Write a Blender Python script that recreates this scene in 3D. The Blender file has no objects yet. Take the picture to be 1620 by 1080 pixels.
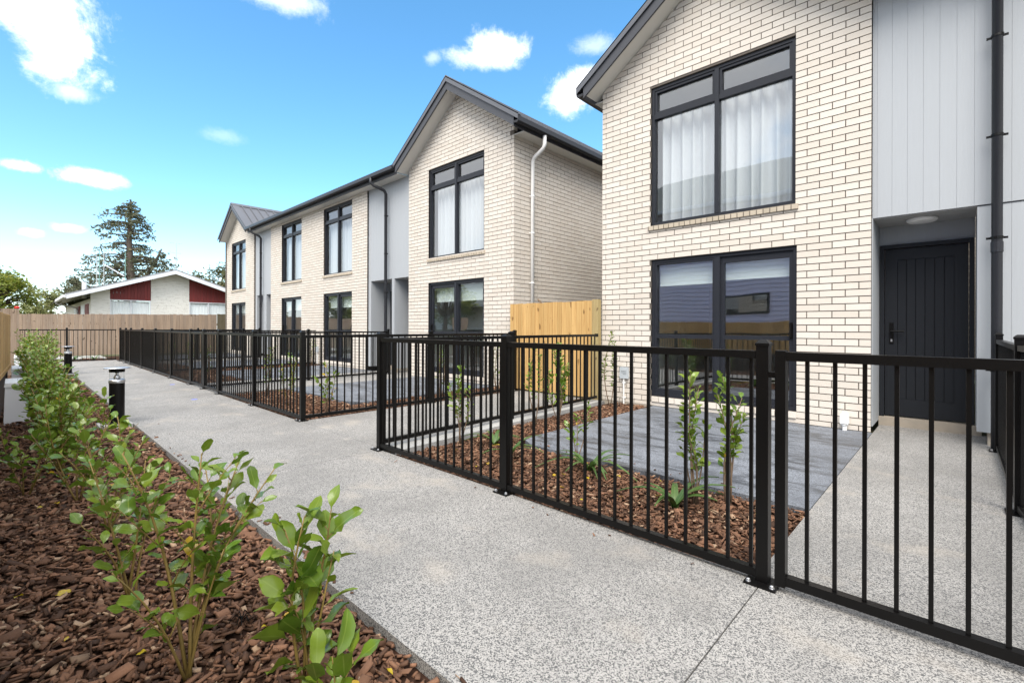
import bpy, math, random
import numpy as np
from mathutils import Matrix, Vector
C = bpy.context.scene.collection
R = math.radians
rnd = random.Random(7)
U = rnd.uniform

# ------------------------------------------------------------------ camera
F_PX, YAW, ROLL, EYE = 745.0, math.atan2(788.0, 745.0), 0.0027, 1.15
cam_d = bpy.data.cameras.new('camera')
cam = bpy.data.objects.new('camera', cam_d); C.objects.link(cam)
cam_d.sensor_width = 36.0; cam_d.sensor_fit = 'HORIZONTAL'
cam_d.lens = 36.0*F_PX/1620.0
cam_d.shift_y = -(540-517.7)/1620.0
cam_d.clip_start = 0.05; cam_d.clip_end = 3000
cam.matrix_world = Matrix.Translation((0, 0, EYE)) @ Matrix.Rotation(-YAW, 4, 'Z') @ Matrix.Rotation(R(90), 4, 'X') @ Matrix.Rotation(ROLL, 4, 'Z')
bpy.context.scene.camera = cam

# ------------------------------------------------------------------ light
SUN_EL, SUN_AZ = 52.0, 238.0          # compass azimuth measured from +Y towards +X
SUN_STRENGTH, SKY_STRENGTH, EXPOSURE = 2.1, 0.15, 1.36
sc = bpy.context.scene
sc.view_settings.view_transform = 'Standard'; sc.view_settings.look = 'None'
sc.view_settings.exposure = EXPOSURE; sc.view_settings.gamma = 1.0
sc.view_settings.use_curve_mapping = False
sc.render.engine = 'CYCLES'
sc.cycles.max_bounces = 8; sc.cycles.transparent_max_bounces = 24; sc.cycles.glossy_bounces = 4
sc.cycles.use_denoising = True
sd = bpy.data.lights.new('sun', 'SUN'); sd.energy = SUN_STRENGTH; sd.angle = R(42); sd.color = (1.0, 0.93, 0.84)
sun = bpy.data.objects.new('sun', sd); C.objects.link(sun)
_ld = Vector((math.sin(R(SUN_AZ))*math.cos(R(SUN_EL)), math.cos(R(SUN_AZ))*math.cos(R(SUN_EL)), math.sin(R(SUN_EL))))
sun.rotation_euler = _ld.to_track_quat('Z', 'Y').to_euler(); sun.location = _ld*60

class NT:
    """tiny node-tree helper"""
    def __init__(s, tree): s.t = tree; s.n = tree.nodes; s.l = tree.links
    def new(s, typ, **kw):
        nd = s.n.new(typ)
        ins = kw.pop('ins', {})
        for k, v in kw.items(): setattr(nd, k, v)
        for k, v in ins.items(): s.put(nd.inputs[k], v)
        return nd
    def put(s, sock, v):
        if isinstance(v, bpy.types.NodeSocket): s.l.new(v, sock)
        elif v is not None:
            if sock.type == 'RGBA' and hasattr(v, '__len__') and len(v) == 3: v = tuple(v)+(1.0,)
            sock.default_value = v
    def m(s, op, a, b=None, c=None, clamp=False):
        nd = s.n.new('ShaderNodeMath'); nd.operation = op; nd.use_clamp = clamp
        for i, v in enumerate((a, b, c)):
            if v is not None: s.put(nd.inputs[i], v)
        return nd.outputs[0]
    def ramp(s, x, a, b, lo=0.0, hi=1.0):
        nd = s.n.new('ShaderNodeMapRange'); nd.interpolation_type = 'SMOOTHSTEP'
        s.put(nd.inputs['Value'], x); nd.inputs['From Min'].default_value = a; nd.inputs['From Max'].default_value = b
        nd.inputs['To Min'].default_value = lo; nd.inputs['To Max'].default_value = hi
        return nd.outputs[0]
    def mix(s, f, a, b, blend='MIX'):
        nd = s.n.new('ShaderNodeMix'); nd.data_type = 'RGBA'; nd.blend_type = blend
        s.put(nd.inputs[0], f); s.put(nd.inputs[6], a); s.put(nd.inputs[7], b)
        return nd.outputs[2]
    def noise(s, vec, scale, detail=3, rough=0.55, dist=0.0):
        nd = s.new('ShaderNodeTexNoise'); s.put(nd.inputs['Vector'], vec)
        nd.inputs['Scale'].default_value = scale; nd.inputs['Detail'].default_value = detail
        nd.inputs['Roughness'].default_value = rough; nd.inputs['Distortion'].default_value = dist
        return nd.outputs['Fac']

w = bpy.data.worlds.new('World'); sc.world = w; w.use_nodes = True
n = NT(w.node_tree); n.n.clear()
tc = n.new('ShaderNodeTexCoord').outputs['Generated']
sky = n.new('ShaderNodeTexSky', sky_type='NISHITA', sun_disc=False, sun_elevation=R(SUN_EL), sun_rotation=R(SUN_AZ), altitude=30, air_density=1.0, dust_density=0.35, ozone_density=2.2)
hs = n.new('ShaderNodeHueSaturation', ins={'Color': sky.outputs[0], 'Saturation': 1.22, 'Hue': 0.489, 'Value': 0.84})
sep = n.new('ShaderNodeSeparateXYZ', ins={0: tc})
az = n.m('ARCTAN2', sep.outputs[0], sep.outputs[1]); el = n.m('ARCSINE', sep.outputs[2])
nz1 = n.m('ADD', n.m('MULTIPLY', n.noise(tc, 11.0, 9, 0.68, 0.6), .62), n.m('MULTIPLY', n.noise(tc, 34.0, 6, 0.7), .38))
nz2 = n.noise(tc, 3.2, 5, 0.6)
CLOUDS = [(0.2, 25.6, 3.6, 1.9, 1), (2.6, 23.0, 2.0, 2.2, 1), (-4.5, 27.5, 5, 3.4, 1), (3.4, 20.0, 1.2, .55, .4), (20.7, 32.1, 3.0, 1.0, .5),
          (44.9, 30.6, 2.6, 1.1, .9), (43.0, 29.6, 3.4, .8, .6), (53.6, 26.2, 2.2, 1.7, .95), (55.6, 27.6, 1.6, 1.0, .8), (37, 29.4, .8, .5, .3),
          (5.0, 13.2, 1.7, 0.5, .95), (0.3, 13.2, .85, .36, .85), (3.4, 8.6, .8, .3, .6), (1.0, 7.9, .6, .25, .5), (15, 19, 1.5, .6, .16), (56.5, 30.5, 2, .7, .3)]
cov = None
for a0, e0, ra, re, op in CLOUDS:
    da = n.m('DIVIDE', n.m('SUBTRACT', az, R(a0)), R(ra)); de = n.m('DIVIDE', n.m('SUBTRACT', el, R(e0)), R(re))
    d = n.m('SQRT', n.m('ADD', n.m('MULTIPLY', da, da), n.m('MULTIPLY', de, de)))
    d = n.m('ADD', d, n.m('MULTIPLY', n.m('SUBTRACT', nz1, 0.5), 4.6))
    mk = n.ramp(d, 1.75, 0.2, 0.0, op)
    cov = mk if cov is None else n.m('MAXIMUM', cov, mk)
# rest of the sky: broken cloud the upper windows mirror, thickened to whiten the light
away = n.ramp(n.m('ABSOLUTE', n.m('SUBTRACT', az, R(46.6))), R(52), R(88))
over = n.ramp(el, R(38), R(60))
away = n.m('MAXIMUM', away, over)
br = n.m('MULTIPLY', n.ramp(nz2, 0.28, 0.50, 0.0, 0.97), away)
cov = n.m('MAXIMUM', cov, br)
haze = n.ramp(el, R(11), R(0.0), 0.0, 0.5)
base = n.mix(haze, hs.outputs[0], (2.9, 4.0, 4.7, 1))
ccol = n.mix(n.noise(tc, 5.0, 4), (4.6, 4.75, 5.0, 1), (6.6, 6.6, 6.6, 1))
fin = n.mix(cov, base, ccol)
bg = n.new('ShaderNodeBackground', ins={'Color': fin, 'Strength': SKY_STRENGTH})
n.l.new(bg.outputs[0], n.new('ShaderNodeOutputWorld').inputs[0])

# ------------------------------------------------------------------ mesh helpers
class MB:
    def __init__(s): s.v = []; s.f = []; s.uv = []
    def quad(s, *p):
        b = len(s.v); s.v += [tuple(q) for q in p]; s.f.append(tuple(range(b, b+len(p))))
    def hexa(s, p):            # 8 points: bottom 4 ccw, top 4 ccw
        b = len(s.v); s.v += [tuple(q) for q in p]
        for f in ((3, 2, 1, 0), (4, 5, 6, 7), (0, 1, 5, 4), (1, 2, 6, 5), (2, 3, 7, 6), (3, 0, 4, 7)): s.f.append(tuple(b+i for i in f))
    def box(s, x0, x1, y0, y1, z0, z1):
        s.hexa([(x0, y0, z0), (x1, y0, z0), (x1, y1, z0), (x0, y1, z0), (x0, y0, z1), (x1, y0, z1), (x1, y1, z1), (x0, y1, z1)])
    def bar(s, a, b, wx, wz=None, up=(0, 0, 1)):   # rectangular bar from a to b
        a = Vector(a); b = Vector(b); d = (b-a).normalized(); wz = wx if wz is None else wz
        u = Vector(up)
        if abs(d.dot(u)) > .98: u = Vector((1, 0, 0))
        sx = d.cross(u).normalized()*wx/2; sz = sx.cross(d).normalized()*wz/2
        s.hexa([a-sx-sz, a+sx-sz, b+sx-sz, b-sx-sz, a-sx+sz, a+sx+sz, b+sx+sz, b-sx+sz])
    def prism(s, poly, axis, t0, t1):     # polygon (list of 2D) extruded along axis
        def P(q, t): return {'x': (t, q[0], q[1]), 'y': (q[0], t, q[1]), 'z': (q[0], q[1], t)}[axis]
        b = len(s.v); k = len(poly)
        s.v += [P(q, t0) for q in poly]+[P(q, t1) for q in poly]
        s.f.append(tuple(range(b+k-1, b-1, -1))); s.f.append(tuple(range(b+k, b+2*k)))
        for i in range(k): j = (i+1) % k; s.f.append((b+i, b+j, b+k+j, b+k+i))
    def tube(s, pts, rad, seg=8, cap=True):
        pts = [Vector(p) for p in pts]; rad = rad if hasattr(rad, '__len__') else [rad]*len(pts)
        b = len(s.v); prev = None
        for i, p in enumerate(pts):
            d = (pts[min(i+1, len(pts)-1)]-pts[max(i-1, 0)]).normalized()
            if prev is None:
                u = Vector((0, 0, 1)) if abs(d.z) < .9 else Vector((1, 0, 0))
                x = d.cross(u).normalized()
            else: x = (prev-d*prev.dot(d)).normalized()
            prev = x; y = d.cross(x)
            for k in range(seg):
                t = 2*math.pi*k/seg; s.v.append(tuple(p+(x*math.cos(t)+y*math.sin(t))*rad[i]))
        for i in range(len(pts)-1):
            for k in range(seg):
                k2 = (k+1) % seg
                s.f.append((b+i*seg+k, b+i*seg+k2, b+(i+1)*seg+k2, b+(i+1)*seg+k))
        if cap:
            s.f.append(tuple(b+seg-1-k for k in range(seg))); e = b+(len(pts)-1)*seg; s.f.append(tuple(e+k for k in range(seg)))
    def lathe(s, c, prof, seg=24, ax='z'):
        b = len(s.v)
        for (r_, z) in prof:
            for k in range(seg):
                t = 2*math.pi*k/seg; s.v.append((c[0]+r_*math.cos(t), c[1]+r_*math.sin(t), c[2]+z))
        m = len(prof)
        for i in range(m-1):
            for k in range(seg):
                k2 = (k+1) % seg; s.f.append((b+i*seg+k, b+i*seg+k2, b+(i+1)*seg+k2, b+(i+1)*seg+k))
        s.f.append(tuple(b+seg-1-k for k in range(seg))); s.f.append(tuple(b+(m-1)*seg+k for k in range(seg)))
    def mesh(s, name, mat, smooth=False):
        me = bpy.data.meshes.new(name); me.from_pydata(s.v, [], s.f)
        if mat: me.materials.append(mat)
        if smooth: me.polygons.foreach_set('use_smooth', [True]*len(me.polygons))
        me.update(); return me
    def build(s, name, mat, parent=None, smooth=False, loc=None):
        return link(name, s.mesh(name, mat, smooth), parent, loc)

def link(name, me, parent=None, loc=None, rz=0.0):
    o = bpy.data.objects.new(name, me); C.objects.link(o)
    if parent is not None:
        o.parent = parent
        if me is not None and loc is None and parent.get('_abs', 1):   # geometry given in world metres
            o.matrix_parent_inverse = Matrix.Translation(-WLOC(parent))
    if loc is not None: o.location = Vector(loc)-(WLOC(parent) if parent is not None else Vector((0, 0, 0)))
    if rz: o.rotation_euler.z = rz
    return o
_W = {}
def WLOC(o): return _W.get(o.name, Vector((0, 0, 0)))
def thing(name, label, cat, loc=(0, 0, 0), group=None):
    o = bpy.data.objects.new(name, None); C.objects.link(o); o.location = loc; _W[o.name] = Vector(loc)
    o.empty_display_size = .2
    o['label'] = label; o['category'] = cat
    if group: o['group'] = group
    return o
def tag(o, label, cat, group=None):
    o['label'] = label; o['category'] = cat
    if group: o['group'] = group
    return o
def kind(o, k): o['kind'] = k; return o
def box(name, mat, parent, *b):
    m = MB(); m.box(*b); return m.build(name, mat, parent)

# ------------------------------------------------------------------ materials
def mat(name, col, rough=.6, metal=0.0, spec=0.5, fn=None, bump=None, coat=0.0):
    """fn(n, co, bsdf) may return a colour socket; bump(n, co) returns (height, strength, distance)"""
    m = bpy.data.materials.new(name); m.use_nodes = True; t = NT(m.node_tree)
    b = t.n['Principled BSDF']
    b.inputs['Base Color'].default_value = tuple(col)+(1,); b.inputs['Roughness'].default_value = rough
    b.inputs['Metallic'].default_value = metal; b.inputs['Specular IOR Level'].default_value = spec
    if coat: b.inputs['Coat Weight'].default_value = coat
    geo = t.new('ShaderNodeNewGeometry'); co = geo.outputs['Position']
    t.geo = geo; t.obj = t.new('ShaderNodeObjectInfo')
    t.isl = geo.outputs['Random Per Island']
    t.rnd = t.m('FRACT', t.m('ADD', t.isl, t.obj.outputs['Random']))
    if fn:
        c = fn(t, co, b)
        if c is not None: t.put(b.inputs['Base Color'], c)
    if bump:
        hgt, st, di = bump(t, co)
        bn = t.new('ShaderNodeBump', ins={'Height': hgt, 'Strength': st, 'Distance': di}); t.l.new(bn.outputs[0], b.inputs['Normal'])
    return m
def vary(c1, c2, scale=0, amt=1.0, speck=None):
    def fn(t, co, b):
        c = t.mix(t.rnd, c1, c2)
        if scale: c = t.mix(t.m('MULTIPLY', t.noise(co, scale, 5), amt), c, tuple(x*.72 for x in c1))
        if speck:
            c = t.mix(t.ramp(t.noise(co, speck[0], 2), speck[1], speck[1]+.06, 0, speck[3]), c, speck[2])
        return c
    return fn
def stretched(t, co, sx, sy, sz):
    return t.new('ShaderNodeVectorMath', operation='MULTIPLY', ins={0: co, 1: (sx, sy, sz)}).outputs[0]

M = {}
M['brick'] = mat('cream_brick', (.62, .56, .48), .85, spec=.25, fn=vary((.655, .61, .55), (.59, .535, .47), 9, .34, (260, .60, (.40, .34, .27), .55)),
                 bump=lambda t, co: (t.noise(co, 190, 3), .35, .004))
M['sill'] = mat('tan_sill_brick', (.42, .36, .28), .85, spec=.25, fn=vary((.46, .40, .32), (.38, .33, .255), 14, .3))
M['mortar'] = mat('dark_mortar', (.105, .09, .075), .95, spec=.1, fn=lambda t, co, b: t.mix(t.noise(co, 30), (.095, .084, .073), (.155, .138, .12)))
def brick_tex(t, co, b):
    sp = t.new('ShaderNodeSeparateXYZ', ins={0: co})
    v = t.new('ShaderNodeCombineXYZ', ins={0: t.m('ADD', sp.outputs[0], sp.outputs[1]), 1: sp.outputs[2], 2: 0.0}).outputs[0]
    bt = t.new('ShaderNodeTexBrick', ins={'Vector': v, 'Color1': (.66, .60, .53, 1), 'Color2': (.60, .54, .47, 1), 'Mortar': (.1, .085, .07, 1), 'Scale': 1.0, 'Mortar Size': .005, 'Brick Width': .2535, 'Row Height': .0807})
    return bt.outputs[0]
M['brick_far'] = mat('cream_brick_hidden_side', (.6, .5, .4), .85, fn=brick_tex)
M['alu'] = mat('charcoal_aluminium', (.016, .018, .024), .45, spec=.28)
M['fence'] = mat('black_powdercoat', (.004, .004, .004), .32, spec=.20, fn=lambda t, co, b: t.mix(t.noise(co, 6, 4), (.0035, .0035, .0038), (.006, .0056, .0053)))
M['bolt'] = mat('galvanised_bolt', (.55, .56, .58), .35, metal=.9)
M['roof'] = mat('grey_roof_steel', (.10, .105, .12), .45, spec=.4, fn=lambda t, co, b: t.mix(t.noise(co, 1.3, 4), (.085, .09, .103), (.105, .11, .125)))
M['fascia'] = mat('charcoal_fascia', (.055, .058, .067), .5, spec=.3)
M['gutter'] = mat('dark_gutter', (.018, .019, .023), .35, spec=.3)
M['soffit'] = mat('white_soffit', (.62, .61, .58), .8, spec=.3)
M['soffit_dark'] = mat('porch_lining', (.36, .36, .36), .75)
M['clad'] = mat('pale_grey_cladding', (.42, .46, .50), .6, spec=.35, fn=lambda t, co, b: t.mix(t.noise(stretched(t, co, 60, 60, 2), 1.0, 3), (.335, .355, .378), (.36, .382, .405)),
                bump=lambda t, co: (t.noise(stretched(t, co, 160, 160, 12), 1.0, 3), .12, .002))
M['white'] = mat('white_plastic', (.78, .78, .77), .4)
M['white_box'] = mat('white_painted_box', (.74, .75, .78), .45, fn=lambda t, co, b: t.mix(t.noise(co, 5, 4), (.84, .85, .88), (.89, .90, .92)))
M['meter'] = mat('grey_meter_plastic', (.42, .46, .49), .5)
M['ink'] = mat('label_ink', (.06, .06, .07), .7)
M['door'] = mat('charcoal_door', (.013, .015, .019), .45, spec=.25)
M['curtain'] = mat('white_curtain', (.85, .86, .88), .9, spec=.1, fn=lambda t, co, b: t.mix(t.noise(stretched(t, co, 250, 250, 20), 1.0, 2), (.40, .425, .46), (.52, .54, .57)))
M['blind'] = mat('white_blind', (.72, .76, .76), .7)
M['room'] = mat('interior_paint', (.82, .82, .80), .9, spec=.2)
M['carpet'] = mat('grey_carpet', (.10, .10, .10), 1.0)
def glass(name, tint=(.86, .90, .89), ior=1.75):
    m = bpy.data.materials.new(name); m.use_nodes = True; t = NT(m.node_tree); t.n.clear()
    f0 = ((ior-1)/(ior+1))**2; g0 = t.new('ShaderNodeNewGeometry')      # same reflectance from both faces of the sheet
    dt = t.new('ShaderNodeVectorMath', operation='DOT_PRODUCT', ins={0: g0.outputs['Normal'], 1: g0.outputs['Incoming']}).outputs['Value']
    fr = t.m('ADD', f0, t.m('MULTIPLY', 1-f0, t.m('POWER', t.m('SUBTRACT', 1.0, t.m('ABSOLUTE', dt), clamp=True), 5.0)))
    tr = t.new('ShaderNodeBsdfTransparent', ins={'Color': tint}); gl = t.new('ShaderNodeBsdfGlossy', ins={'Color': (.95, .97, 1.0), 'Roughness': 0.0})
    geo = t.new('ShaderNodeNewGeometry')
    bp = t.new('ShaderNodeBump', ins={'Height': t.noise(geo.outputs['Position'], 1.1, 1), 'Strength': .06, 'Distance': .05})
    t.l.new(bp.outputs[0], gl.inputs['Normal'])
    mx = t.new('ShaderNodeMixShader', ins={0: fr, 1: tr.outputs[0], 2: gl.outputs[0]})
    t.l.new(mx.outputs[0], t.new('ShaderNodeOutputMaterial').inputs[0]); return m
M['glass'] = glass('window_glass', (.96, .985, .975), ior=2.35)
M['glass_low'] = glass('tinted_door_glass', (.88, .93, .91), ior=3.4)
M['lamp_glass'] = glass('lamp_glass', (.95, .96, .97), 1.5)

def concrete(lo, mid, hi, wet=False):
    def fn(t, co, b):
        vo = t.new('ShaderNodeTexVoronoi', ins={'Vector': co, 'Scale': 350.0}); cr = t.new('ShaderNodeSeparateColor', ins={0: vo.outputs['Color']})
        v2 = t.new('ShaderNodeTexVoronoi', ins={'Vector': co, 'Scale': 235.0}); c2 = t.new('ShaderNodeSeparateColor', ins={0: v2.outputs['Color']})
        c = t.mix(t.ramp(cr.outputs[0], .25, .75), mid, hi)
        c = t.mix(t.ramp(c2.outputs[1], .60, .68, 0, .85), c, lo)
        big = t.noise(co, 1.1, 6, .62)
        c = t.mix(t.ramp(big, .40, .62, 0, .42), c, tuple(x*.55 for x in mid))
        if wet:
            p = t.ramp(t.m('ADD', t.m('MULTIPLY', t.noise(stretched(t, co, 3.4, 1.0, 1), 1.5, 9, .70, .8), .75), t.m('MULTIPLY', t.noise(stretched(t, co, 30, 5, 1), 1.0, 5, .7), .25)), .46, .60)
            c = t.mix(t.m('MULTIPLY', p, .75), c, tuple(x*.42 for x in lo))
            t.put(b.inputs['Roughness'], t.m('SUBTRACT', .62, t.m('MULTIPLY', p, .22)))
        else:
            c = t.mix(t.ramp(t.noise(stretched(t, co, 1, .7, 1), 2.6, 5), .54, .72, 0, .45), c, (hi[0]*.98, hi[1]*.92, hi[2]*.84))
        return c
    return fn
agg_bump = lambda t, co: (t.new('ShaderNodeTexVoronoi', ins={'Vector': co, 'Scale': 170.0}).outputs['Distance'], .35, .003)
M['path'] = mat('exposed_aggregate_concrete', (.3, .3, .29), .8, spec=.3, fn=concrete((.062, .063, .066), (.265, .26, .25), (.385, .372, .35)), bump=agg_bump)
M['patio'] = mat('dark_aggregate_concrete', (.12, .13, .15), .6, spec=.45, fn=concrete((.05, .056, .066), (.165, .182, .212), (.25, .27, .305), True), bump=agg_bump)
M['kerb'] = mat('smooth_concrete', (.36, .36, .35), .85, fn=lambda t, co, b: t.mix(t.noise(co, 14, 5), (.28, .28, .27), (.42, .42, .41)))
M['plinth'] = mat('concrete_plinth', (.30, .27, .23), .9, fn=lambda t, co, b: t.mix(t.noise(co, 9, 5), (.24, .22, .19), (.40, .34, .27)))
M['soil'] = mat('dark_soil', (.03, .02, .015), 1.0, spec=.1, fn=lambda t, co, b: t.mix(t.noise(co, 60, 3), (.018, .011, .008), (.06, .03, .02)))
M['bark'] = mat('bark_chips', (.1, .05, .03), .8, spec=.25, fn=lambda t, co, b: t.mix(t.ramp(t.m('FRACT', t.m('MULTIPLY', t.isl, 7.3)), .90, .98, 0, .9), t.mix(t.isl, (.045, .024, .015), (.235, .122, .072)), (.42, .29, .19)),
                bump=lambda t, co: (t.noise(stretched(t, co, 1, 1, 1), 160, 3), .4, .004))
M['ground'] = mat('rough_ground', (.10, .10, .06), 1.0, spec=.1, fn=lambda t, co, b: t.mix(t.noise(co, .6, 6), (.06, .075, .03), (.13, .11, .07)))
def wood(c1, c2, grain, knot=True):
    def fn(t, co, b):
        off = t.new('ShaderNodeVectorMath', operation='ADD', ins={0: co, 1: t.new('ShaderNodeCombineXYZ', ins={0: t.m('MULTIPLY', t.rnd, 37.0), 1: t.m('MULTIPLY', t.rnd, 91.0), 2: t.m('MULTIPLY', t.rnd, 13.0)}).outputs[0]}).outputs[0]
        c = t.mix(t.rnd, c1, c2)
        g = t.noise(stretched(t, off, 38, 38, 1.3), 1.0, 4, .6, .6)
        c = t.mix(t.ramp(g, .40, .68, 0, .65), c, grain)
        if knot: c = t.mix(t.ramp(t.noise(stretched(t, off, 11, 11, 5.5), 1.0, 1), .70, .76, 0, .8), c, tuple(x*.45 for x in grain))
        return c
    return fn
M['new_pine'] = mat('new_pine', (.5, .3, .1), .75, spec=.25, fn=wood((.56, .36, .145), (.42, .27, .105), (.36, .19, .06)))
M['post_pine'] = mat('treated_pine_post', (.36, .27, .12), .8, fn=wood((.36, .28, .13), (.34, .27, .12), (.26, .17, .07)))
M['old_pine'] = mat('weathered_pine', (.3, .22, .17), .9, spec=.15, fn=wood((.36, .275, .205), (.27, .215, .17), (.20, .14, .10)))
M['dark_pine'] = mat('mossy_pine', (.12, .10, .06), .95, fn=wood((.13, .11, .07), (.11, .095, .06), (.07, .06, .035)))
M['brown_wall'] = mat('brown_sleeper', (.07, .045, .03), .9, fn=wood((.085, .055, .038), (.06, .042, .03), (.04, .027, .02)))

def leafmat(name, g1, g2, edge=(.20, .26, .03), rough=.24, yellow=.0):
    def fn(t, co, b):
        uv = t.new('ShaderNodeUVMap'); su = t.new('ShaderNodeSeparateXYZ', ins={0: uv.outputs[0]})
        c = t.mix(t.rnd, g1, g2)
        c = t.mix(t.m('MULTIPLY', t.noise(co, 30, 3), .35), c, tuple(x*.6 for x in g1))
        rib = t.ramp(t.m('ABSOLUTE', t.m('SUBTRACT', su.outputs[0], .5)), .055, .01)
        c = t.mix(t.m('MULTIPLY', rib, .6), c, edge)
        c = t.mix(t.ramp(t.m('FRACT', t.m('MULTIPLY', t.rnd, 9.17)), .90, .98, 0, .75), c, edge)
        if yellow: c = t.mix(t.ramp(t.m('FRACT', t.m('MULTIPLY', t.rnd, 23.7)), 1-yellow, 1-yellow*.7), c, (.55, .38, .03))
        tw = t.new('ShaderNodeBsdfTranslucent', ins={'Color': c}); mx = t.new('ShaderNodeMixShader', ins={0: .28, 1: b.outputs[0], 2: tw.outputs[0]})
        t.l.new(mx.outputs[0], t.n['Material Output'].inputs[0]); return c
    return mat(name, g1, rough, spec=.5, fn=fn)
M['leaf'] = leafmat('glossy_green_leaf', (.085, .17, .017), (.22, .30, .032), (.22, .30, .05), yellow=.004)
M['leaf_lime'] = leafmat('lime_green_leaf', (.13, .23, .03), (.22, .31, .04), (.30, .33, .06), yellow=.05)
M['leaf_yellow'] = leafmat('yellow_leaf', (.55, .42, .02), (.60, .36, .02), (.6, .5, .05))
M['flax'] = leafmat('flax_blade', (.06, .13, .03), (.11, .19, .045), (.18, .24, .07), rough=.4)
M['stem'] = mat('yellow_brown_stem', (.2, .13, .04), .6, fn=lambda t, co, b: t.mix(t.noise(co, 25, 3), (.12, .085, .03), (.28, .19, .04)))
M['twig'] = mat('brown_twig', (.12, .08, .05), .8, fn=lambda t, co, b: t.mix(t.noise(co, 40, 3), (.10, .065, .04), (.20, .14, .09)))
M['conifer'] = leafmat('cedar_needles', (.085, .105, .06), (.155, .158, .09), (.19, .165, .095), rough=.7)
M['tree_green'] = leafmat('yellow_green_foliage', (.12, .19, .02), (.27, .28, .035), (.3, .28, .05), rough=.5)
M['tree_pale'] = leafmat('pale_foliage', (.15, .18, .05), (.26, .27, .10), (.3, .28, .12), rough=.6)
M['tree_olive'] = leafmat('olive_foliage', (.085, .10, .035), (.14, .145, .06), (.2, .15, .06), rough=.6)
M['trunk'] = mat('tree_bark', (.09, .07, .055), .9)

# ------------------------------------------------------------------ setting
XF = 6.52                                        # brick face of both buildings
kind(box('ground', M['ground'], None, -900, 900, -900, 900, -.5, -.10), 'structure')
PXL, FX, FXF = .975, 2.37, 2.42                 # path left edge, near fence line, far fence line
def slab(name, m, *b, parent=None): return kind(box(name, m, parent, *b), 'structure')
# main path: five poured bays with open saw joints
for (a_, b_) in ((-6.0, .638), (.644, 3.93), (3.935, 9.2), (9.205, 14.6), (14.605, 20.95)):
    slab('path', M['path'], PXL+.0, 2.30 if b_ < 3 else (2.36 if b_ < 4 else 2.40), a_, b_, -.09, 0)
slab('porch_path', M['path'], 2.306, 7.19, -3.5, .675, -.09, -.001)
slab('side_path', M['path'], 2.406, 6.37, 4.02, 5.83, -.09, -.001)
slab('porch_path', M['path'], 2.406, 7.17, 9.17, 11.12, -.09, -.001)
slab('porch_path', M['path'], 2.406, 7.17, 18.06, 20.13, -.09, -.001)
# edging kerb beside the near garden
m = MB(); m.hexa([(2.40, 3.74, -.09), (6.30, 4.02, -.09), (6.30, 4.14, -.09), (2.40, 4.018, -.09), (2.40, 3.74, .012), (6.30, 4.02, .012), (6.30, 4.14, .012), (2.40, 4.018, .012)])
kind(m.build('garden_kerb', M['kerb']), 'structure')
# patios (slightly rounded corner outline)
def patio(x0, y0, y1, cut_hi):
    x1 = XF-.004
    p = [(x0, y0), (x1, y0), (x1, y1), (x0+.35, y1), (x0+.13, y1-.05), (x0+.02, y1-.22)] if cut_hi else [(x0, y1), (x0+.02, y0+.22), (x0+.13, y0+.05), (x0+.35, y0), (x1, y0), (x1, y1)]
    mm = MB(); mm.prism(p, 'z', -.09, -.003); kind(mm.build('patio', M['patio']), 'structure')
patio(3.48, .681, 3.27, True); patio(3.52, 6.62, 9.165, False); patio(3.5, 11.125, 13.9, True); patio(3.5, 15.2, 18.055, False); patio(3.5, 20.135, 23.2, True)
slab('pale_paving', M['kerb'], .2, 2.35, 22.6, 24.7, -.09, -.002)
# garden beds: soil sheets, chips are scattered on them later
BEDS = [('left', -.42, .972, -1.0, 21.0), ('near', 2.31, 3.478, .68, 3.80), ('near2', 3.485, 6.50, 3.275, 4.0), ('u1', 2.41, 3.515, 5.835, 9.16), ('u1b', 3.52, 6.50, 5.835, 6.615),
        ('u2', 2.41, 3.495, 11.125, 14.5), ('u2b', 3.5, 6.5, 13.905, 14.5), ('u3', 2.41, 3.495, 14.505, 18.05), ('u3b', 3.5, 6.5, 14.505, 15.195), ('u4', 2.41, 3.495, 20.14, 24.5), ('end', .0, 2.4, 20.96, 22.5)]
for nm, x0, x1, y0, y1 in BEDS:
    kind(box('garden_bed', M['soil'], None, x0, x1, y0, y1, -.095, -.045), 'structure')

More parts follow.
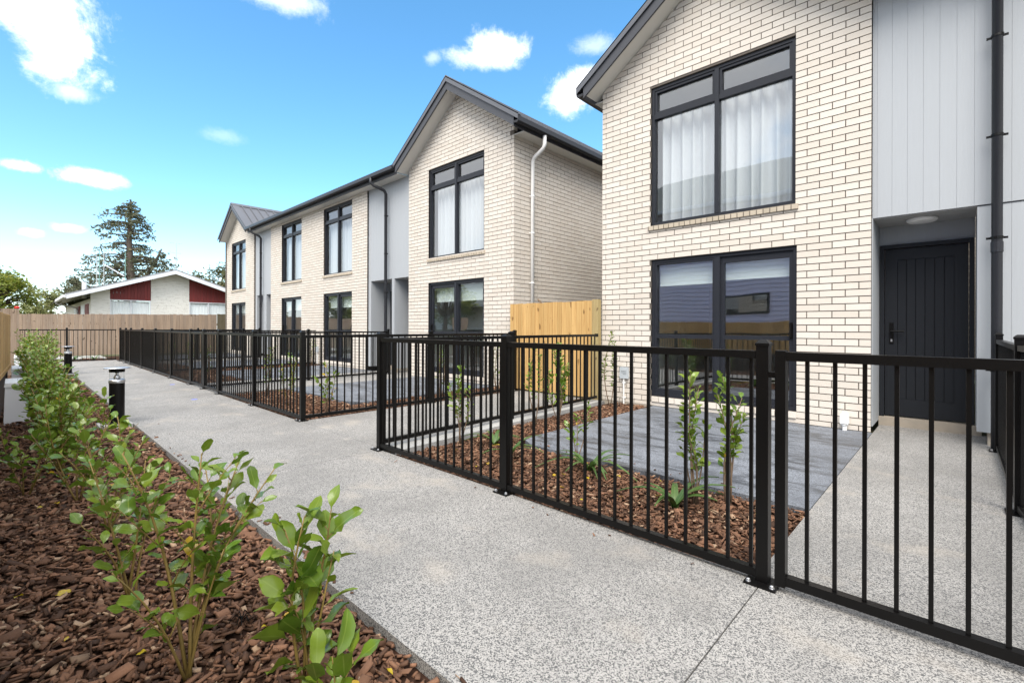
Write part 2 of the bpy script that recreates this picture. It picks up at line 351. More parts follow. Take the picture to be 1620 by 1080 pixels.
def chips(name, areas):
    V = []; Fc = []
    rs = np.random.RandomState(3)
    base = np.array([(-.5, -.5, -.5), (.5, -.42, -.5), (.42, .5, -.5), (-.46, .4, -.5), (-.42, -.4, .5), (.38, -.36, .4), (.36, .4, .5), (-.38, .34, .35)])
    fq = np.array([(3, 2, 1, 0), (4, 5, 6, 7), (0, 1, 5, 4), (1, 2, 6, 5), (2, 3, 7, 6), (3, 0, 4, 7)])
    for (x0, x1, y0, y1, dens, big, *lv) in areas:
        k = int((x1-x0)*(y1-y0)*dens)
        px = rs.uniform(x0, x1, k); py = rs.uniform(y0, y1, k)
        L = rs.gamma(5, .0068, k).clip(.014, .085)*big; thin = rs.uniform(0, 1, k) < .16; L = np.where(thin, L*1.5, L); W = np.where(thin, L*.11, L*rs.uniform(.26, .66, k)); T = rs.uniform(.004, .011, k)*big
        yaw = rs.uniform(0, 6.283, k); pit = rs.normal(0, .30, k); rol = rs.normal(0, .42, k)
        pz = (lv[0] if lv else -.042)+rs.uniform(0, .030 if not lv else .004, k)*big
        P = base[None]*(1+rs.uniform(-.18, .18, (k, 8, 3))); P = P*np.stack([L, W, T], 1)[:, None, :]
        P[:, :, 2] += .10*np.abs(P[:, :, 0])*rs.choice([-1, 1], k)[:, None]
        def rot(P, ang, i, j):
            c = np.cos(ang)[:, None]; s_ = np.sin(ang)[:, None]; a = P[:, :, i].copy(); b = P[:, :, j].copy()
            P[:, :, i] = a*c-b*s_; P[:, :, j] = a*s_+b*c
        rot(P, rol, 1, 2); rot(P, pit, 0, 2); rot(P, yaw, 0, 1)
        P[:, :, 0] += px[:, None]; P[:, :, 1] += py[:, None]; P[:, :, 2] += pz[:, None]
        ok = ((P[:, :, 0] > x0-.012) & (P[:, :, 0] < x1+.01)).all(1) & (P[:, :, 2] > -.09).all(1)
        P = P[ok]
        off = sum(len(v) for v in V); V.append(P.reshape(-1, 3)); Fc.append((fq[None]+(np.arange(len(P))*8)[:, None, None]+off).reshape(-1, 4))
    V = np.concatenate(V); Fc = np.concatenate(Fc)
    me = bpy.data.meshes.new(name); me.vertices.add(len(V)); me.vertices.foreach_set('co', V.ravel())
    me.loops.add(Fc.size); me.loops.foreach_set('vertex_index', Fc.ravel()); me.polygons.add(len(Fc)); me.polygons.foreach_set('loop_start', np.arange(0, Fc.size, 4)); me.polygons.foreach_set('loop_total', np.full(len(Fc), 4))
    me.update(calc_edges=True); me.materials.append(M['bark']); o = link(name, me); o['kind'] = 'stuff'; return o
chips('bark_mulch', [(-.40, .965, .2, 2.6, 3300, 1), (-.40, .965, 2.6, 5.0, 2400, 1), (-.4, .965, 5, 9, 1300, 1.15), (-.4, .965, 9, 20.9, 420, 1.5)])
chips('bark_mulch', [(2.33, 3.47, .69, 3.72, 3000, .9), (3.49, 6.49, 3.29, 3.88, 2000, .9)])
chips('spilled_bark', [(.99, 1.03, .6, 7, 130, .8, .006), (1.03, 1.2, .6, 7, 7, .55, .006), (2.2, 2.3, .7, 3.9, 30, .6, .006), (2.5, 2.95, .60, .67, 60, .7, .006), (3.5, 3.62, .8, 3.0, 60, .7, .004)])
chips('bark_mulch', [(2.43, 3.5, 5.85, 9.1, 1100, 1.15), (3.53, 6.48, 5.85, 6.6, 1100, 1.15), (2.43, 3.48, 11.15, 14.5, 500, 1.4), (2.43, 3.48, 14.5, 18, 400, 1.5), (3.5, 6.4, 13.95, 15.15, 400, 1.5), (.1, 2.3, 21, 22.4, 250, 1.8)])

# ------------------------------------------------------------------ brick walls
BL, BH, BASE = .2535, .0807, 2.156-.0807*27
def brick_boxes(along0, along1, zmax, holes, phase, z_top, corner_lo=None):
    """yield (course, a0b, a1b, a0t, a1t, z0, z1, full) in wall coordinates; zmax(a) limits the top"""
    out = []; J = .0054; k = -1
    while True:
        k += 1
        z0, z1 = BASE+k*BH+J, BASE+(k+1)*BH-J
        if z0 > z_top: break
        if z1 < 0.004: continue
        z0 = max(z0, .002)
        a = along0; ph = phase+(BL/2 if k % 2 else 0.0)
        j0 = math.floor((along0-ph)/BL)
        cuts = [along0]+[ph+i*BL for i in range(j0, j0+400) if along0+.02 < ph+i*BL < along1-.02]+[along1]
        for s_, e_ in zip(cuts[:-1], cuts[1:]):
            segs = [(s_+(J if s_ > along0 else 0), e_-(J if e_ < along1 else 0))]
            for (h0, h1, hz0, hz1) in holes:
                if z1 > hz0+.012 and z0 < hz1-.012:
                    ns = []
                    for p, q in segs:
                        if q <= h0 or p >= h1: ns.append((p, q)); continue
                        if p < h0-.012: ns.append((p, h0))
                        if q > h1+.012: ns.append((h1, q))
                    segs = ns
            for p, q in segs:
                lim = zmax
                if lim is None: out.append((k, p, q, p, q, z0, z1)); continue
                # clip to the gable slope
                def rng(z):
                    lo, hi = lim(z); return max(p, lo), min(q, hi)
                b0, b1 = rng(z0); t0, t1 = rng(z1)
                if b1-b0 < .012: continue
                if t1 < t0: t0 = t1 = min(max((b0+b1)/2, b0), b1)
                t0 = min(max(t0, b0), b1); t1 = max(min(t1, b1), b0)
                out.append((k, b0, b1, t0, t1, z0, z1))
    return out
FULL = {}
def lay_bricks(house, wall, boxes, to_world, cam_key, n_single, depth=.095):
    """n_single nearest bricks become objects, the rest one joined part"""
    boxes.sort(key=cam_key)
    rest = MB()
    for i, (k, a0, a1, t0, t1, z0, z1) in enumerate(boxes):
        d0 = rnd.uniform(-.0016, .0016)
        P = [to_world(a, d, z) for (a, d, z) in ((a0, d0, z0), (a1, d0, z0), (a1, depth, z0), (a0, depth, z0), (t0, d0, z1), (t1, d0, z1), (t1, depth, z1), (t0, depth, z1))]
        if i < n_single:
            full = abs((a1-a0)-(BL-.0096)) < .002 and abs(t0-a0) < 1e-4 and abs(t1-a1) < 1e-4 and abs(z1-z0-(BH-.0096)) < 1e-4
            c = Vector(to_world((a0+a1)/2, d0, (z0+z1)/2))
            if full:
                if wall.name not in FULL:
                    mm = MB(); mm.hexa([Vector(q)-c for q in P]); FULL[wall.name] = mm.mesh('brick', M['brick'])
                o = link('brick', FULL[wall.name], wall, loc=c)
            else:
                mm = MB(); mm.hexa([Vector(q)-c for q in P]); o = mm.build('brick', M['brick'], wall, loc=c)
        else: rest.hexa(P)
    if rest.v: kind(rest.build('brickwork', M['brick'], wall), 'stuff')
def backing(mb, a0, a1, z0, z1, holes, tw, d0=.009, d1=.10):
    """mortar backing cut round the openings"""
    ya = sorted({a0, a1}|{h[0] for h in holes}|{h[1] for h in holes}); za = sorted({z0, z1}|{h[2] for h in holes}|{h[3] for h in holes})
    ya = [y for y in ya if a0 <= y <= a1]; za = [z for z in za if z0 <= z <= z1]
    for p, q in zip(ya[:-1], ya[1:]):
        for s_, e_ in zip(za[:-1], za[1:]):
            c = ((p+q)/2, (s_+e_)/2)
            if any(h[0] < c[0] < h[1] and h[2] < c[1] < h[3] for h in holes): continue
            mb.hexa([tw(a, d, z) for (a, d, z) in ((p, d0, s_), (q, d0, s_), (q, d1, s_), (p, d1, s_), (p, d0, e_), (q, d0, e_), (q, d1, e_), (p, d1, e_))])
front = lambda a, d, z: (XF+d, a, z)

def window(house, y0, y1, z0, z1, upper=True, flip=False, blind=None):
    """charcoal frame, panes and handle in a brick opening; flip puts the slider at high Y"""
    xo, xi = XF+.035, XF+.115; fw = .045; ym = (y0+y1)/2; g = M['alu']
    m = MB()
    m.box(xo, xi, y0+.004, y0+fw, z0+.004, z1-.004); m.box(xo, xi, y1-fw, y1-.004, z0+.004, z1-.004)
    m.box(xo, xi, y0+fw, y1-fw, z0+.004, z0+fw); m.box(xo, xi, y0+fw, y1-fw, z1-fw, z1-.004)
    if upper:
        m.box(xo-.006, xi, ym-.028, ym+.028, z0+fw, z1-fw)
        zt = z1-.43
        m.box(xo+.004, xi, y0+fw, ym-.028, zt-.035, zt+.035); m.box(xo+.004, xi, ym+.028, y1-fw, zt-.035, zt+.035)
    else:
        m.box(xo-.006, xi, ym-.035, ym+.035, z0+fw, z1-fw)
    fr = m.build('window' if upper else 'sliding_door', g, house)
    pan = []
    if upper:
        for (p, q) in ((y0+fw, ym-.028), (ym+.028, y1-fw)):
            s = MB(); x = xo+.012                                       # opening sash of the top light
            s.box(x, xi-.01, p+.003, p+.035, zt+.038, z1-fw-.003); s.box(x, xi-.01, q-.035, q-.003, zt+.038, z1-fw-.003)
            s.box(x, xi-.01, p+.035, q-.035, zt+.038, zt+.07); s.box(x, xi-.01, p+.035, q-.035, z1-fw-.035, z1-fw-.003)
            s.build('sash', g, fr)
            pan += [(p+.033, q-.033, zt+.068, z1-fw-.033), (p, q, z0+fw, zt-.035)]
    else:
        zr = z0+.86
        halves = ((y0+fw, ym-.035), (ym+.035, y1-fw))
        for i, (p, q) in enumerate(halves):
            slider = (i == 0) != flip
            x = xo+(.03 if slider else .008); s = MB(); st = .05 if slider else .03; top = .085 if slider else .03
            s.box(x, xi, p, p+st, z0+fw, z1-fw); s.box(x, xi, q-st, q, z0+fw, z1-fw)
            s.box(x, xi, p+st, q-st, z0+fw, z0+fw+.07); s.box(x, xi, p+st, q-st, z1-fw-top, z1-fw); s.box(x, xi, p+st, q-st, zr, zr+.055)
            sh = s.build('sash', g, fr)
            pan += [(p+st, q-st, z0+fw+.07, zr), (p+st, q-st, zr+.055, z1-fw-top)]
            if slider:
                yh = p+.025 if not flip else q-.025
                hb = MB(); hb.box(x-.012, x, yh-.018, yh+.018, z0+.88, z0+1.08); hb.bar((x-.04, yh, z0+.90), (x-.04, yh, z0+1.06), .022, .02); hb.box(x-.04, x-.01, yh-.009, yh+.009, z0+.91, z0+.93); hb.box(x-.04, x-.01, yh-.009, yh+.009, z0+1.03, z0+1.05)
                hb.build('handle', M['fence'], fr)
    for (p, q, a, b) in pan:
        g_ = MB(); x = xo+.055; g_.quad((x, p, a), (x, p, b), (x, q, b), (x, q, a)); g_.build('pane', M['glass' if upper else 'glass_low'], fr)
    # soldier sill of bricks on edge
    if upper:
        yy = y0-.03; w_ = .078
        while yy < y1+.03:
            e = min(yy+w_, y1+.035); s = MB()
            s.hexa([(XF-.028, yy, z0-.073), (XF+.06, yy, z0-.073), (XF+.06, e-.011, z0-.073), (XF-.028, e-.011, z0-.073), (XF-.028, yy, z0-.014), (XF+.06, yy, z0+.002), (XF+.06, e-.011, z0+.002), (XF-.028, e-.011, z0-.014)])
            s.build('brick', M['sill'], fr); yy += w_
        box('sill_mortar', M['mortar'], fr, XF-.02, XF+.058, y0-.026, y1+.03, z0-.071, z0-.018)
    else:
        yy = y0; w_ = .118
        while yy < y1-.02:
            e = min(yy+w_, y1); s = MB()
            s.box(XF-.022, XF+.034, yy, e-.008, z0-.077, z0-.004); s.build('brick', M['brick'], fr); yy += w_
    return fr
def curtain(y0, y1, z0, z1, x, label, amp=.03, wl=.13, gap=None):
    amp *= 2.0
    m = MB(); k = int((y1-y0)/.022); rows = 5; r2 = random.Random(int(y0*100)); ph = r2.uniform(0, 6)
    for j in range(rows+1):
        z = z1+(z0-z1)*j/rows
        for i in range(k+1):
            y = y0+(y1-y0)*i/k; t = (y-y0)/wl*6.283
            m.v.append((x+amp*(.65+.35*j/rows)*(2*abs(math.sin((t+ph+.5*math.sin(t*.37))/2))-1)+.012*math.sin(t*.31), y+.012*math.sin(t*.5)*(j/rows), z))
    for j in range(rows):
        for i in range(k): a = j*(k+1)+i; m.f.append((a, a+1, a+k+2, a+k+1))
    return tag(m.build('curtain', M['curtain'], None, True), label, 'curtain', 'white curtains behind the upper windows')
def blind(y0, y1, z1, drop, x, label):
    m = MB(); m.box(x, x+.045, y0, y1, z1-.05, z1); m.box(x+.018, x+.024, y0+.01, y1-.01, z1-drop, z1-.05); m.box(x+.01, x+.03, y0+.01, y1-.01, z1-drop-.02, z1-drop)
    return tag(m.build('window_blind', M['blind']), label, 'blind', 'white blinds behind the sliding doors')
def rooms(house, y0, y1, x1=10.6):
    m = MB()
    for z0, z1 in ((.09, 2.42), (2.60, 4.78)):
        xa = XF+.13
        m.box(x1, x1+.05, y0, y1, z0, z1); m.box(xa, x1, y0-.04, y0, z0, z1); m.box(xa, x1, y1, y1+.04, z0, z1); m.box(xa, x1+.05, y0-.04, y1+.04, z1, z1+.05)
    m.build('room_lining', M['room'], house)
    m = MB(); m.box(XF+.13, x1, y0, y1, .04, .085); m.box(XF+.13, x1, y0, y1, 2.54, 2.595); m.build('carpet', M['carpet'], house)
def board_wall(house, name, y0, y1, z0, z1, x, step=.128, ph=.007, horizontal_seam=None):
    """vertical grooved boards facing -X"""
    e = [y0]; y = math.floor((y0-ph)/step)*step+ph
    while y < y1:
        if y > y0+.01 and y < y1-.01: e.append(y)
        y += step
    e.append(y1)
    box(name, M['clad'], house, x+.005, x+.03, y0, y1, z0, z1)
    for p, q in zip(e[:-1], e[1:]): box('cladding_board', M['clad'], house, x, x+.0048, p+.0009, q-.0009, z0, z1)
def front_door(house, y0, y1, x, z0, z1):
    f = MB(); fw = .045
    f.box(x-.05, x+.06, y0+.003, y0+fw, z0, z1); f.box(x-.05, x+.06, y1-fw, y1-.003, z0, z1); f.box(x-.05, x+.06, y0+fw, y1-fw, z1-fw, z1)
    d = f.build('front_door', M['door'], house)
    a, b, zb, zt = y0+fw+.004, y1-fw-.004, z0+.012, z1-fw-.004
    s = MB(); st = .115
    s.box(x, x+.045, a, a+st, zb, zt); s.box(x, x+.045, b-st, b, zb, zt); s.box(x, x+.045, a+st, b-st, zb, zb+.20); s.box(x, x+.045, a+st, b-st, zt-.13, zt)
    s.box(x+.03, x+.04, a+st, b-st, zb+.2, zt-.13)
    s.build('door_leaf', M['door'], d)
    k = 6; wd = (b-a-2*st)/k
    for i in range(k): box('door_board', M['door'], d, x+.010, x+.0295, a+st+i*wd+.0035, a+st+(i+1)*wd-.0035, zb+.201, zt-.131)
    h = MB(); yh = b-.062; h.box(x-.008, x, yh-.02, yh+.02, zb+.85, zb+1.10); h.tube([(x-.008, yh, zb+1.0), (x-.05, yh, zb+1.0), (x-.055, yh-.12, zb+1.0)], .010, 8)
    h.build('handle', M['fence'], d)
    l = MB(); l.box(x-.013, x-.008, yh-.008, yh+.008, zb+.875, zb+.905); l.build('lock', M['bolt'], d)
    return d
def downpipe(house, y, top, label=None, x=XF-.06, yg=None, z_out=4.86):
    m = MB(); yg = y if yg is None else yg
    m.tube([(6.16, yg, top), (6.16, yg, top-.16), (6.22, yg+(y-yg)*.2, top-.22), (x-.06, y, top-.34), (x, y, top-.42), (x, y, 1.2), (x, y, .0)], .04, 12)
    p = m.build('downpipe', M['gutter'], house, True)
    for z in (.75, 2.02, 3.0, 3.95):
        b = MB(); b.tube([(x, y, z-.012), (x, y, z+.012)], .046, 12); b.bar((x+.02, y-.075, z), (x+.02, y+.075, z), .014, .02); b.build('pipe_clip', M['fence'], p)
    b = MB(); b.tube([(x, y, 1.88), (x, y, 1.98)], .045, 12); b.build('pipe_collar', M['gutter'], p)

SL = .68
def gable_roof(house, yl, yh, zb_lo, x0=6.2, x1=15.3, gut_lo=True, gut_hi=False, ribs=None, ov=.285):
    """yl, yh: barge feet (lower edge) in Y; ridge runs along X"""
    yc = (yl+yh)/2; hw = (yh-yl)/2; za = zb_lo+SL*hw; T = .25                 # T: vertical depth of barge + sheet
    for sgn in (-1, 1):
        ye = yc+sgn*hw; yo = ye+sgn*.12
        zo = zb_lo+T-SL*.12
        q = lambda y0_, z0_, y1_, z1_, t, xa, xb: [(xa, y0_, z0_), (xb, y0_, z0_), (xb, y1_, z1_), (xa, y1_, z1_), (xa, y0_, z0_+t), (xb, y0_, z0_+t), (xb, y1_, z1_+t), (xa, y1_, z1_+t)]
        s = MB(); s.hexa(q(yo, zo-.03, yc, za+T-.03, .03, x0+.06, x1)); rf = s.build('roof', M['roof'], house)
        nr = ribs or 28
        for i in range(nr):
            x = x0+.36+i*.305
            if x > x1: break
            s = MB(); s.hexa(q(yo, zo+.001, yc, za+T+.001, .045, x-.018, x+.018)); s.build('roof_rib', M['roof'], rf)
        s = MB()                                                            # barge board and its folded cap
        s.hexa([(x0, ye, zb_lo), (x0+.03, ye, zb_lo), (x0+.03, yc, za), (x0, yc, za), (x0, ye, zb_lo+.17), (x0+.03, ye, zb_lo+.17), (x0+.03, yc, za+.17), (x0, yc, za+.17)])
        bb = s.build('barge_board', M['fascia'], house)
        s = MB(); s.hexa(q(yo, zo-.085, yc, za+T-.085, .105, x0-.028, x0-.012)); s.hexa(q(yo, zo+.0, yc, za+T+.0, .022, x0-.028, x0+.24)); s.build('barge_cap', M['roof'], bb)
        s = MB(); s.hexa(q(ye, zb_lo+.035, yc, za+.035, .02, x0+.03, XF+.09)); s.build('soffit', M['soffit'], house)
    s = MB(); s.prism([(yc-.16, za+T-.09), (yc, za+T+.022), (yc+.16, za+T-.09), (yc+.16, za+T-.07), (yc, za+T+.044), (yc-.16, za+T-.07)], 'x', x0-.028, x1); s.build('ridge_cap', M['roof'], house)
    for sgn, on in ((-1, gut_lo), (1, gut_hi)):
        if not on: continue
        ye = yc+sgn*hw; yo = ye+sgn*.125
        a, b = sorted((ye, yo)); z0 = zb_lo+.03
        s = MB(); prof = [(0, .01), (.1, .0), (.125, .03), (.125, .115), (.11, .13), (.105, .13), (.105, .045), (.0, .045)]
        s.prism([(ye+sgn*p, z0+z) for p, z in prof][::(1 if sgn > 0 else -1)], 'x', x0-.012, x1); s.build('gutter', M['gutter'], house)
        s = MB(); s.box(x0+.03, x1, min(ye, ye-sgn*.02), max(ye, ye-sgn*.02), zb_lo-.005, zb_lo+.15); s.build('fascia_board', M['fascia'], house)
        s = MB(); yw = ye-sgn*ov; s.box(XF+.0, x1, min(ye-sgn*.02, yw), max(ye-sgn*.02, yw), zb_lo+.0, zb_lo+.015); s.build('soffit', M['soffit'], house)
    return yc, za
def eave_roof(house, y0, y1, zg, rise=.40, depth=5.2, x0=6.2):
    """plain roof falling to the front gutter"""
    s = MB(); s.hexa([(x0+.02, y0, zg-.03), (x0+depth, y0, zg-.03+rise*depth), (x0+depth, y1, zg-.03+rise*depth), (x0+.02, y1, zg-.03), (x0+.02, y0, zg), (x0+depth, y0, zg+rise*depth), (x0+depth, y1, zg+rise*depth), (x0+.02, y1, zg)]); s.build('roof', M['roof'], house)
    s = MB(); prof = [(0, -.115), (-.1, -.125), (-.125, -.095), (-.125, -.01), (-.11, .0), (-.105, .0), (-.105, -.08), (.0, -.08)]
    s.prism([(x0+p+.06, zg+z) for p, z in prof], 'y', y0, y1); s.build('gutter', M['gutter'], house)
    box('fascia_board', M['fascia'], house, x0+.061, x0+.08, y0, y1, zg-.20, zg-.02)
    box('soffit', M['soffit'], house, x0+.08, XF+.14, y0, y1, zg-.19, zg-.175)

# ------------------------------------------------------------------ near house (right)
H1 = thing('townhouse', 'cream brick gabled townhouse nearest the camera, behind the near black garden fence', 'house', (8, 0, 0), 'two storey cream brick townhouses')
G1 = (.695, 4.164)
w1, w2 = (1.43, 3.33, 2.668, 4.712), (1.415, 3.322, .137, 2.155)
holes1 = [w1, w2]
yl, yh, zb = 2*2.43-4.321, 4.321, 4.786
yc1 = (yl+yh)/2; za1 = zb+SL*(yh-yc1)
lim1 = lambda z: (yl+max(0, (z-zb-.03))/SL, yh-max(0, (z-zb-.03))/SL)
fw1 = MB(); backing(fw1, G1[0], G1[1], 0, 4.88, holes1, front)
fw1.prism([(G1[0], 4.88), (G1[1], 4.88), (yc1, za1)], 'x', XF+.009, XF+.10)
W1 = fw1.build('front_wall', M['mortar'], H1)
bx = brick_boxes(G1[0], G1[1], lim1, [w1, (w2[0], w2[1], w2[2]-.08, w2[3])], G1[1]-.065, za1)
lay_bricks(H1, W1, bx, front, lambda b: abs(b[5]-1.9)*.8+abs((b[1]+b[2])/2-1.2), 295)
s = MB(); s.prism([(yh-.16+.003, -.05), (yh-.16+.003, 4.86), (yh-.16-.09, 4.86), (yh-.16-.09, -.05)][::-1], 'x', XF+.101, 15); s.build('side_wall', M['brick_far'], H1)
window(H1, *w1); window(H1, *w2, upper=False)
rooms(H1, .80, 4.0)
box('plinth', M['plinth'], H1, XF+.004, XF+.1, 3.33, 4.16, -.1, .0005)
gable_roof(H1, yl, yh, zb, gut_lo=False, gut_hi=True, ov=.153)
eave_roof(H1, -6.0, yl+.02, 5.0)
# cladding bay with porch
XC = XF+.045
OP = (-.142, .683, 2.372)                             # porch opening Y0, Y1, top
board_wall(H1, 'cladding', -1.28, .690, OP[2], 4.83, XC)
board_wall(H1, 'cladding', -1.28, OP[0], .13, OP[2]-.012, XC)
box('flashing', M['gutter'], H1, XC-.006, XC+.02, -1.28, OP[0]-.002, OP[2]-.011, OP[2]-.004)
box('plinth', M['plinth'], H1, XC+.05, XC+.2, -1.28, -.22, -.1, .128)
# porch: returns, soffit, board above the door
box('porch_return', M['clad'], H1, XC-.01, 7.2, .6835, .693, .06, OP[2]+.0)
box('porch_return', M['clad'], H1, XC+.031, 7.2, OP[0]-.02, OP[0]-.002, .13, OP[2])
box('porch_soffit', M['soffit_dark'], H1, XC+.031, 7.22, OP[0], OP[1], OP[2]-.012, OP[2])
board_wall(H1, 'cladding', OP[0], OP[1], 2.145, OP[2]-.013, 7.19)
front_door(H1, OP[0]+.002, OP[1]-.002, 7.205, .105, 2.14)
box('door_step', M['plinth'], H1, 7.12, 7.30, OP[0]-.05, OP[1], -.05, .10)
box('gable_end_wall', M['brick_far'], H1, XF, 15, -4.8, -1.285, 0, 4.84)
box('rear_wall', M['brick_far'], H1, 14.9, 15.1, -4.8, 4.1, 0, 4.86)
downpipe(H1, -.275, 4.95, yg=-.275)
lp = MB(); lp.lathe((6.86, .285, OP[2]-.0125), [(.13, 0), (.135, -.012), (.128, -.03), (.11, -.042)][::-1], 28); tag(lp.build('ceiling_light', M['white'], None, True), 'round white light fitting under the porch ceiling above the near door', 'light')
curtain(1.5, 3.28, 2.70, 4.33, XF+.24, 'white pleated curtain in the upper window of the nearest house', .034, .155)
blind(1.47, 2.33, 2.06, .24, XF+.17, 'white rolled blind in the slider half of the nearest glass door')
blind(2.40, 3.27, 2.06, .27, XF+.17, 'white rolled blind in the fixed half of the nearest glass door')
# wall fittings
mt = thing('meter_box', 'small grey meter box on brick wall left of the nearest glass door', 'meter box', (XF, 3.74, .36))
box('meter_case', M['meter'], mt, XF-.045, XF-.003, 3.675, 3.815, .365, .54)
for zz in (.475, .455, .43): box('label_line', M['ink'], mt, XF-.0462, XF-.0452, 3.70, 3.79-(.03 if zz < .44 else 0), zz, zz+.006)
s = MB(); s.tube([(XF-.025, 3.755, .365), (XF-.025, 3.755, -.06)], .0125, 8); s.build('conduit', M['white'], mt)
for zz in (.06, .29): box('conduit_clip', M['white'], mt, XF-.03, XF-.003, 3.73, 3.78, zz, zz+.018)
vt = thing('drain_cap', 'small white plastic drain cap on the ground by the nearest porch corner', 'drain cap', (XF-.05, .92, 0))
s = MB(); s.lathe((XF-.055, .925, -.003), [(.022, 0), (.022, .055), (.034, .06), (.034, .075)], 14); s.build('pipe', M['white'], vt)
s = MB(); s.prism([(.885, .075), (.965, .075), (.965, .175), (.945, .20), (.905, .20), (.885, .175)], 'x', XF-.095, XF-.02); s.build('cap', M['white'], vt)

# ------------------------------------------------------------------ row of four townhouses (left)
H2 = thing('townhouse', 'long row of joined cream brick townhouses with two gables, beyond the white downpipe', 'house', (8, 15, 0), 'two storey cream brick townhouses')
UW = [(6.947, 8.81), (12.36, 14.12), (15.745, 17.42), (21.2, 22.98)]
ZU, ZL = (2.705, 4.735), (.137, 2.155)
# roof geometry of the two gables
gA = (5.835, 9.70, 4.80); gB = (20.22, 23.66, 4.84)
def gable_lim(g):
    return lambda z: (g[0]+max(0, (z-g[2]-.03))/SL, g[1]-max(0, (z-g[2]-.03))/SL)
secs = [((6.125, 9.587), [(6.947, 8.81)], gA), ((11.535, 18.435), [(12.36, 14.12), (15.745, 17.42)], None), ((20.168, 23.93), [(21.2, 22.98)], gB)]
for (a0, a1), ws, g in secs:
    mb = MB(); allb = []
    hs_ = [(p, q, ZU[0], ZU[1]) for p, q in ws]+[(p, q, ZL[0], ZL[1]) for p, q in ws]
    zt = (g[2]+.1) if g else 4.82
    m0 = a0+.0095 if a0 < 7 else a0
    backing(mb, m0, a1, 0, zt, hs_, front)
    if g:
        yc = (g[0]+g[1])/2; mb.prism([(m0, zt), (a1, zt), (yc, g[2]+SL*(g[1]-g[0])/2)], 'x', XF+.009, XF+.10)
    hb = [(p, q, z0-(.08 if z0 < 1 else 0), z1) for (p, q, z0, z1) in hs_]
    if g is None:                                          # two leaves with a movement joint at 15.0
        allb += brick_boxes(a0, 15.0-.005, None, hb, a0+.19, 4.80); allb += brick_boxes(15.0+.005, a1, None, hb, 15.1, 4.80)
    else:
        lst = brick_boxes(a0, a1, gable_lim(g), hb, a0+.19, g[2]+SL*(g[1]-g[0])/2)
        if a0 < 7:                                         # quoins: alternate courses stop short for the side wall's header
            l2 = []
            for b in lst:
                if b[0] % 2 == 0 and b[1] < a0+.01 and b[5] < 4.9:
                    if b[2] > a0+.12: b = (b[0], a0+.105, b[2], a0+.105, b[4], b[5], b[6])
                    else: continue
                l2.append(b)
            lst = l2
        allb += lst
    W2 = mb.build('front_wall', M['mortar'], H2)
    lay_bricks(H2, W2, allb, front, lambda b: (b[1]+b[2])/2+abs(b[5]-2.6)*.25, 290 if a0 < 7 else (120 if a0 < 12 else 0))
# side wall facing the gap
side = lambda a, d, z: (a, 6.125+d, z)
mb = MB(); mb.hexa([side(a, d, z) for (a, d, z) in ((XF+.009, .009, 0), (15, .009, 0), (15, .1, 0), (XF+.1001, .1, 0), (XF+.009, .009, 4.80), (15, .009, 4.80), (15, .1, 4.80), (XF+.1001, .1, 4.80))])
W3 = mb.build('side_wall', M['mortar'], H2)
sb = []
for b in brick_boxes(XF, 14.9, None, [], XF+.19, 4.79):
    if b[0] % 2 == 1 and b[1] < XF+.01:
        if b[2] < XF+.13: continue
        b = (b[0], XF+.105, b[2], XF+.105, b[4], b[5], b[6])
    sb.append(b)
lay_bricks(H2, W3, sb, side, lambda b: (b[1]+b[2])/2+abs(b[5]-3.2)*.3, 200)
for (p, q), fl in zip(UW, (True, False, True, False)):
    window(H2, p, q, *ZU); window(H2, p, q, *ZL, upper=False, flip=fl)
for (p, q) in ((6.25, 9.4), (11.7, 14.9), (15.1, 18.3), (20.3, 23.8)): rooms(H2, p, q)
gable_roof(H2, *gA, gut_lo=True, gut_hi=False); gable_roof(H2, *gB, gut_lo=False, gut_hi=False)
eave_roof(H2, 9.74, 20.15, 5.0)
for (c0, c1), (o1, o2), yp in (((9.589, 11.533), ((10.39, 11.40), (9.592, 10.275)), 10.51), ((18.437, 20.166), ((19.36, 20.0), (18.45, 19.0)), 19.3)):
    board_wall(H2, 'cladding', c0, c1, 2.37, 4.82, XC)
    edges = [o1[1], c1], [o2[1], o1[0]], [c0, o2[0]]
    for p, q in edges:
        if q-p > .03: box('porch_pillar', M['clad'], H2, XC, XC+.6, p, q, .10, 2.368)
    for o in (o1, o2):
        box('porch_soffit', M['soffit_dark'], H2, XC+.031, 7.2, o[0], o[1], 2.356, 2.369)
        front_door(H2, o[0]+.01, o[1]-.01, 7.2, .1, 2.14)
        box('door_step', M['plinth'], H2, 7.12, 7.3, o[0], o[1], -.05, .095)
        board_wall(H2, 'cladding', o[0], o[1], 2.145, 2.355, 7.19)
    downpipe(H2, yp, 4.93, yg=yp+.22)
box('rear_wall', M['brick_far'], H2, 14.9, 15.1, 6.3, 23.9, 0, 4.86); box('end_wall', M['brick_far'], H2, XF+.101, 15, 23.84, 23.93, 0, 4.9)
box('plinth', M['plinth'], H2, XC+.05, XC+.1, 10.27, 10.39, -.05, .11)
for i, ((p, q), lb) in enumerate(zip(UW, ('first gable beyond the gap', 'right half of the flat-eaved middle section', 'left half of the flat-eaved middle section', 'farthest gable'))):
    curtain(p+.06, q-.06, 2.74, 4.40, XF+.24, 'white pleated curtain in the upper window of the %s' % lb, .03, .15)
    blind(p+.08, q-.08, 2.06, .32, XF+.17, 'white rolled blind in the glass door of the %s' % lb)
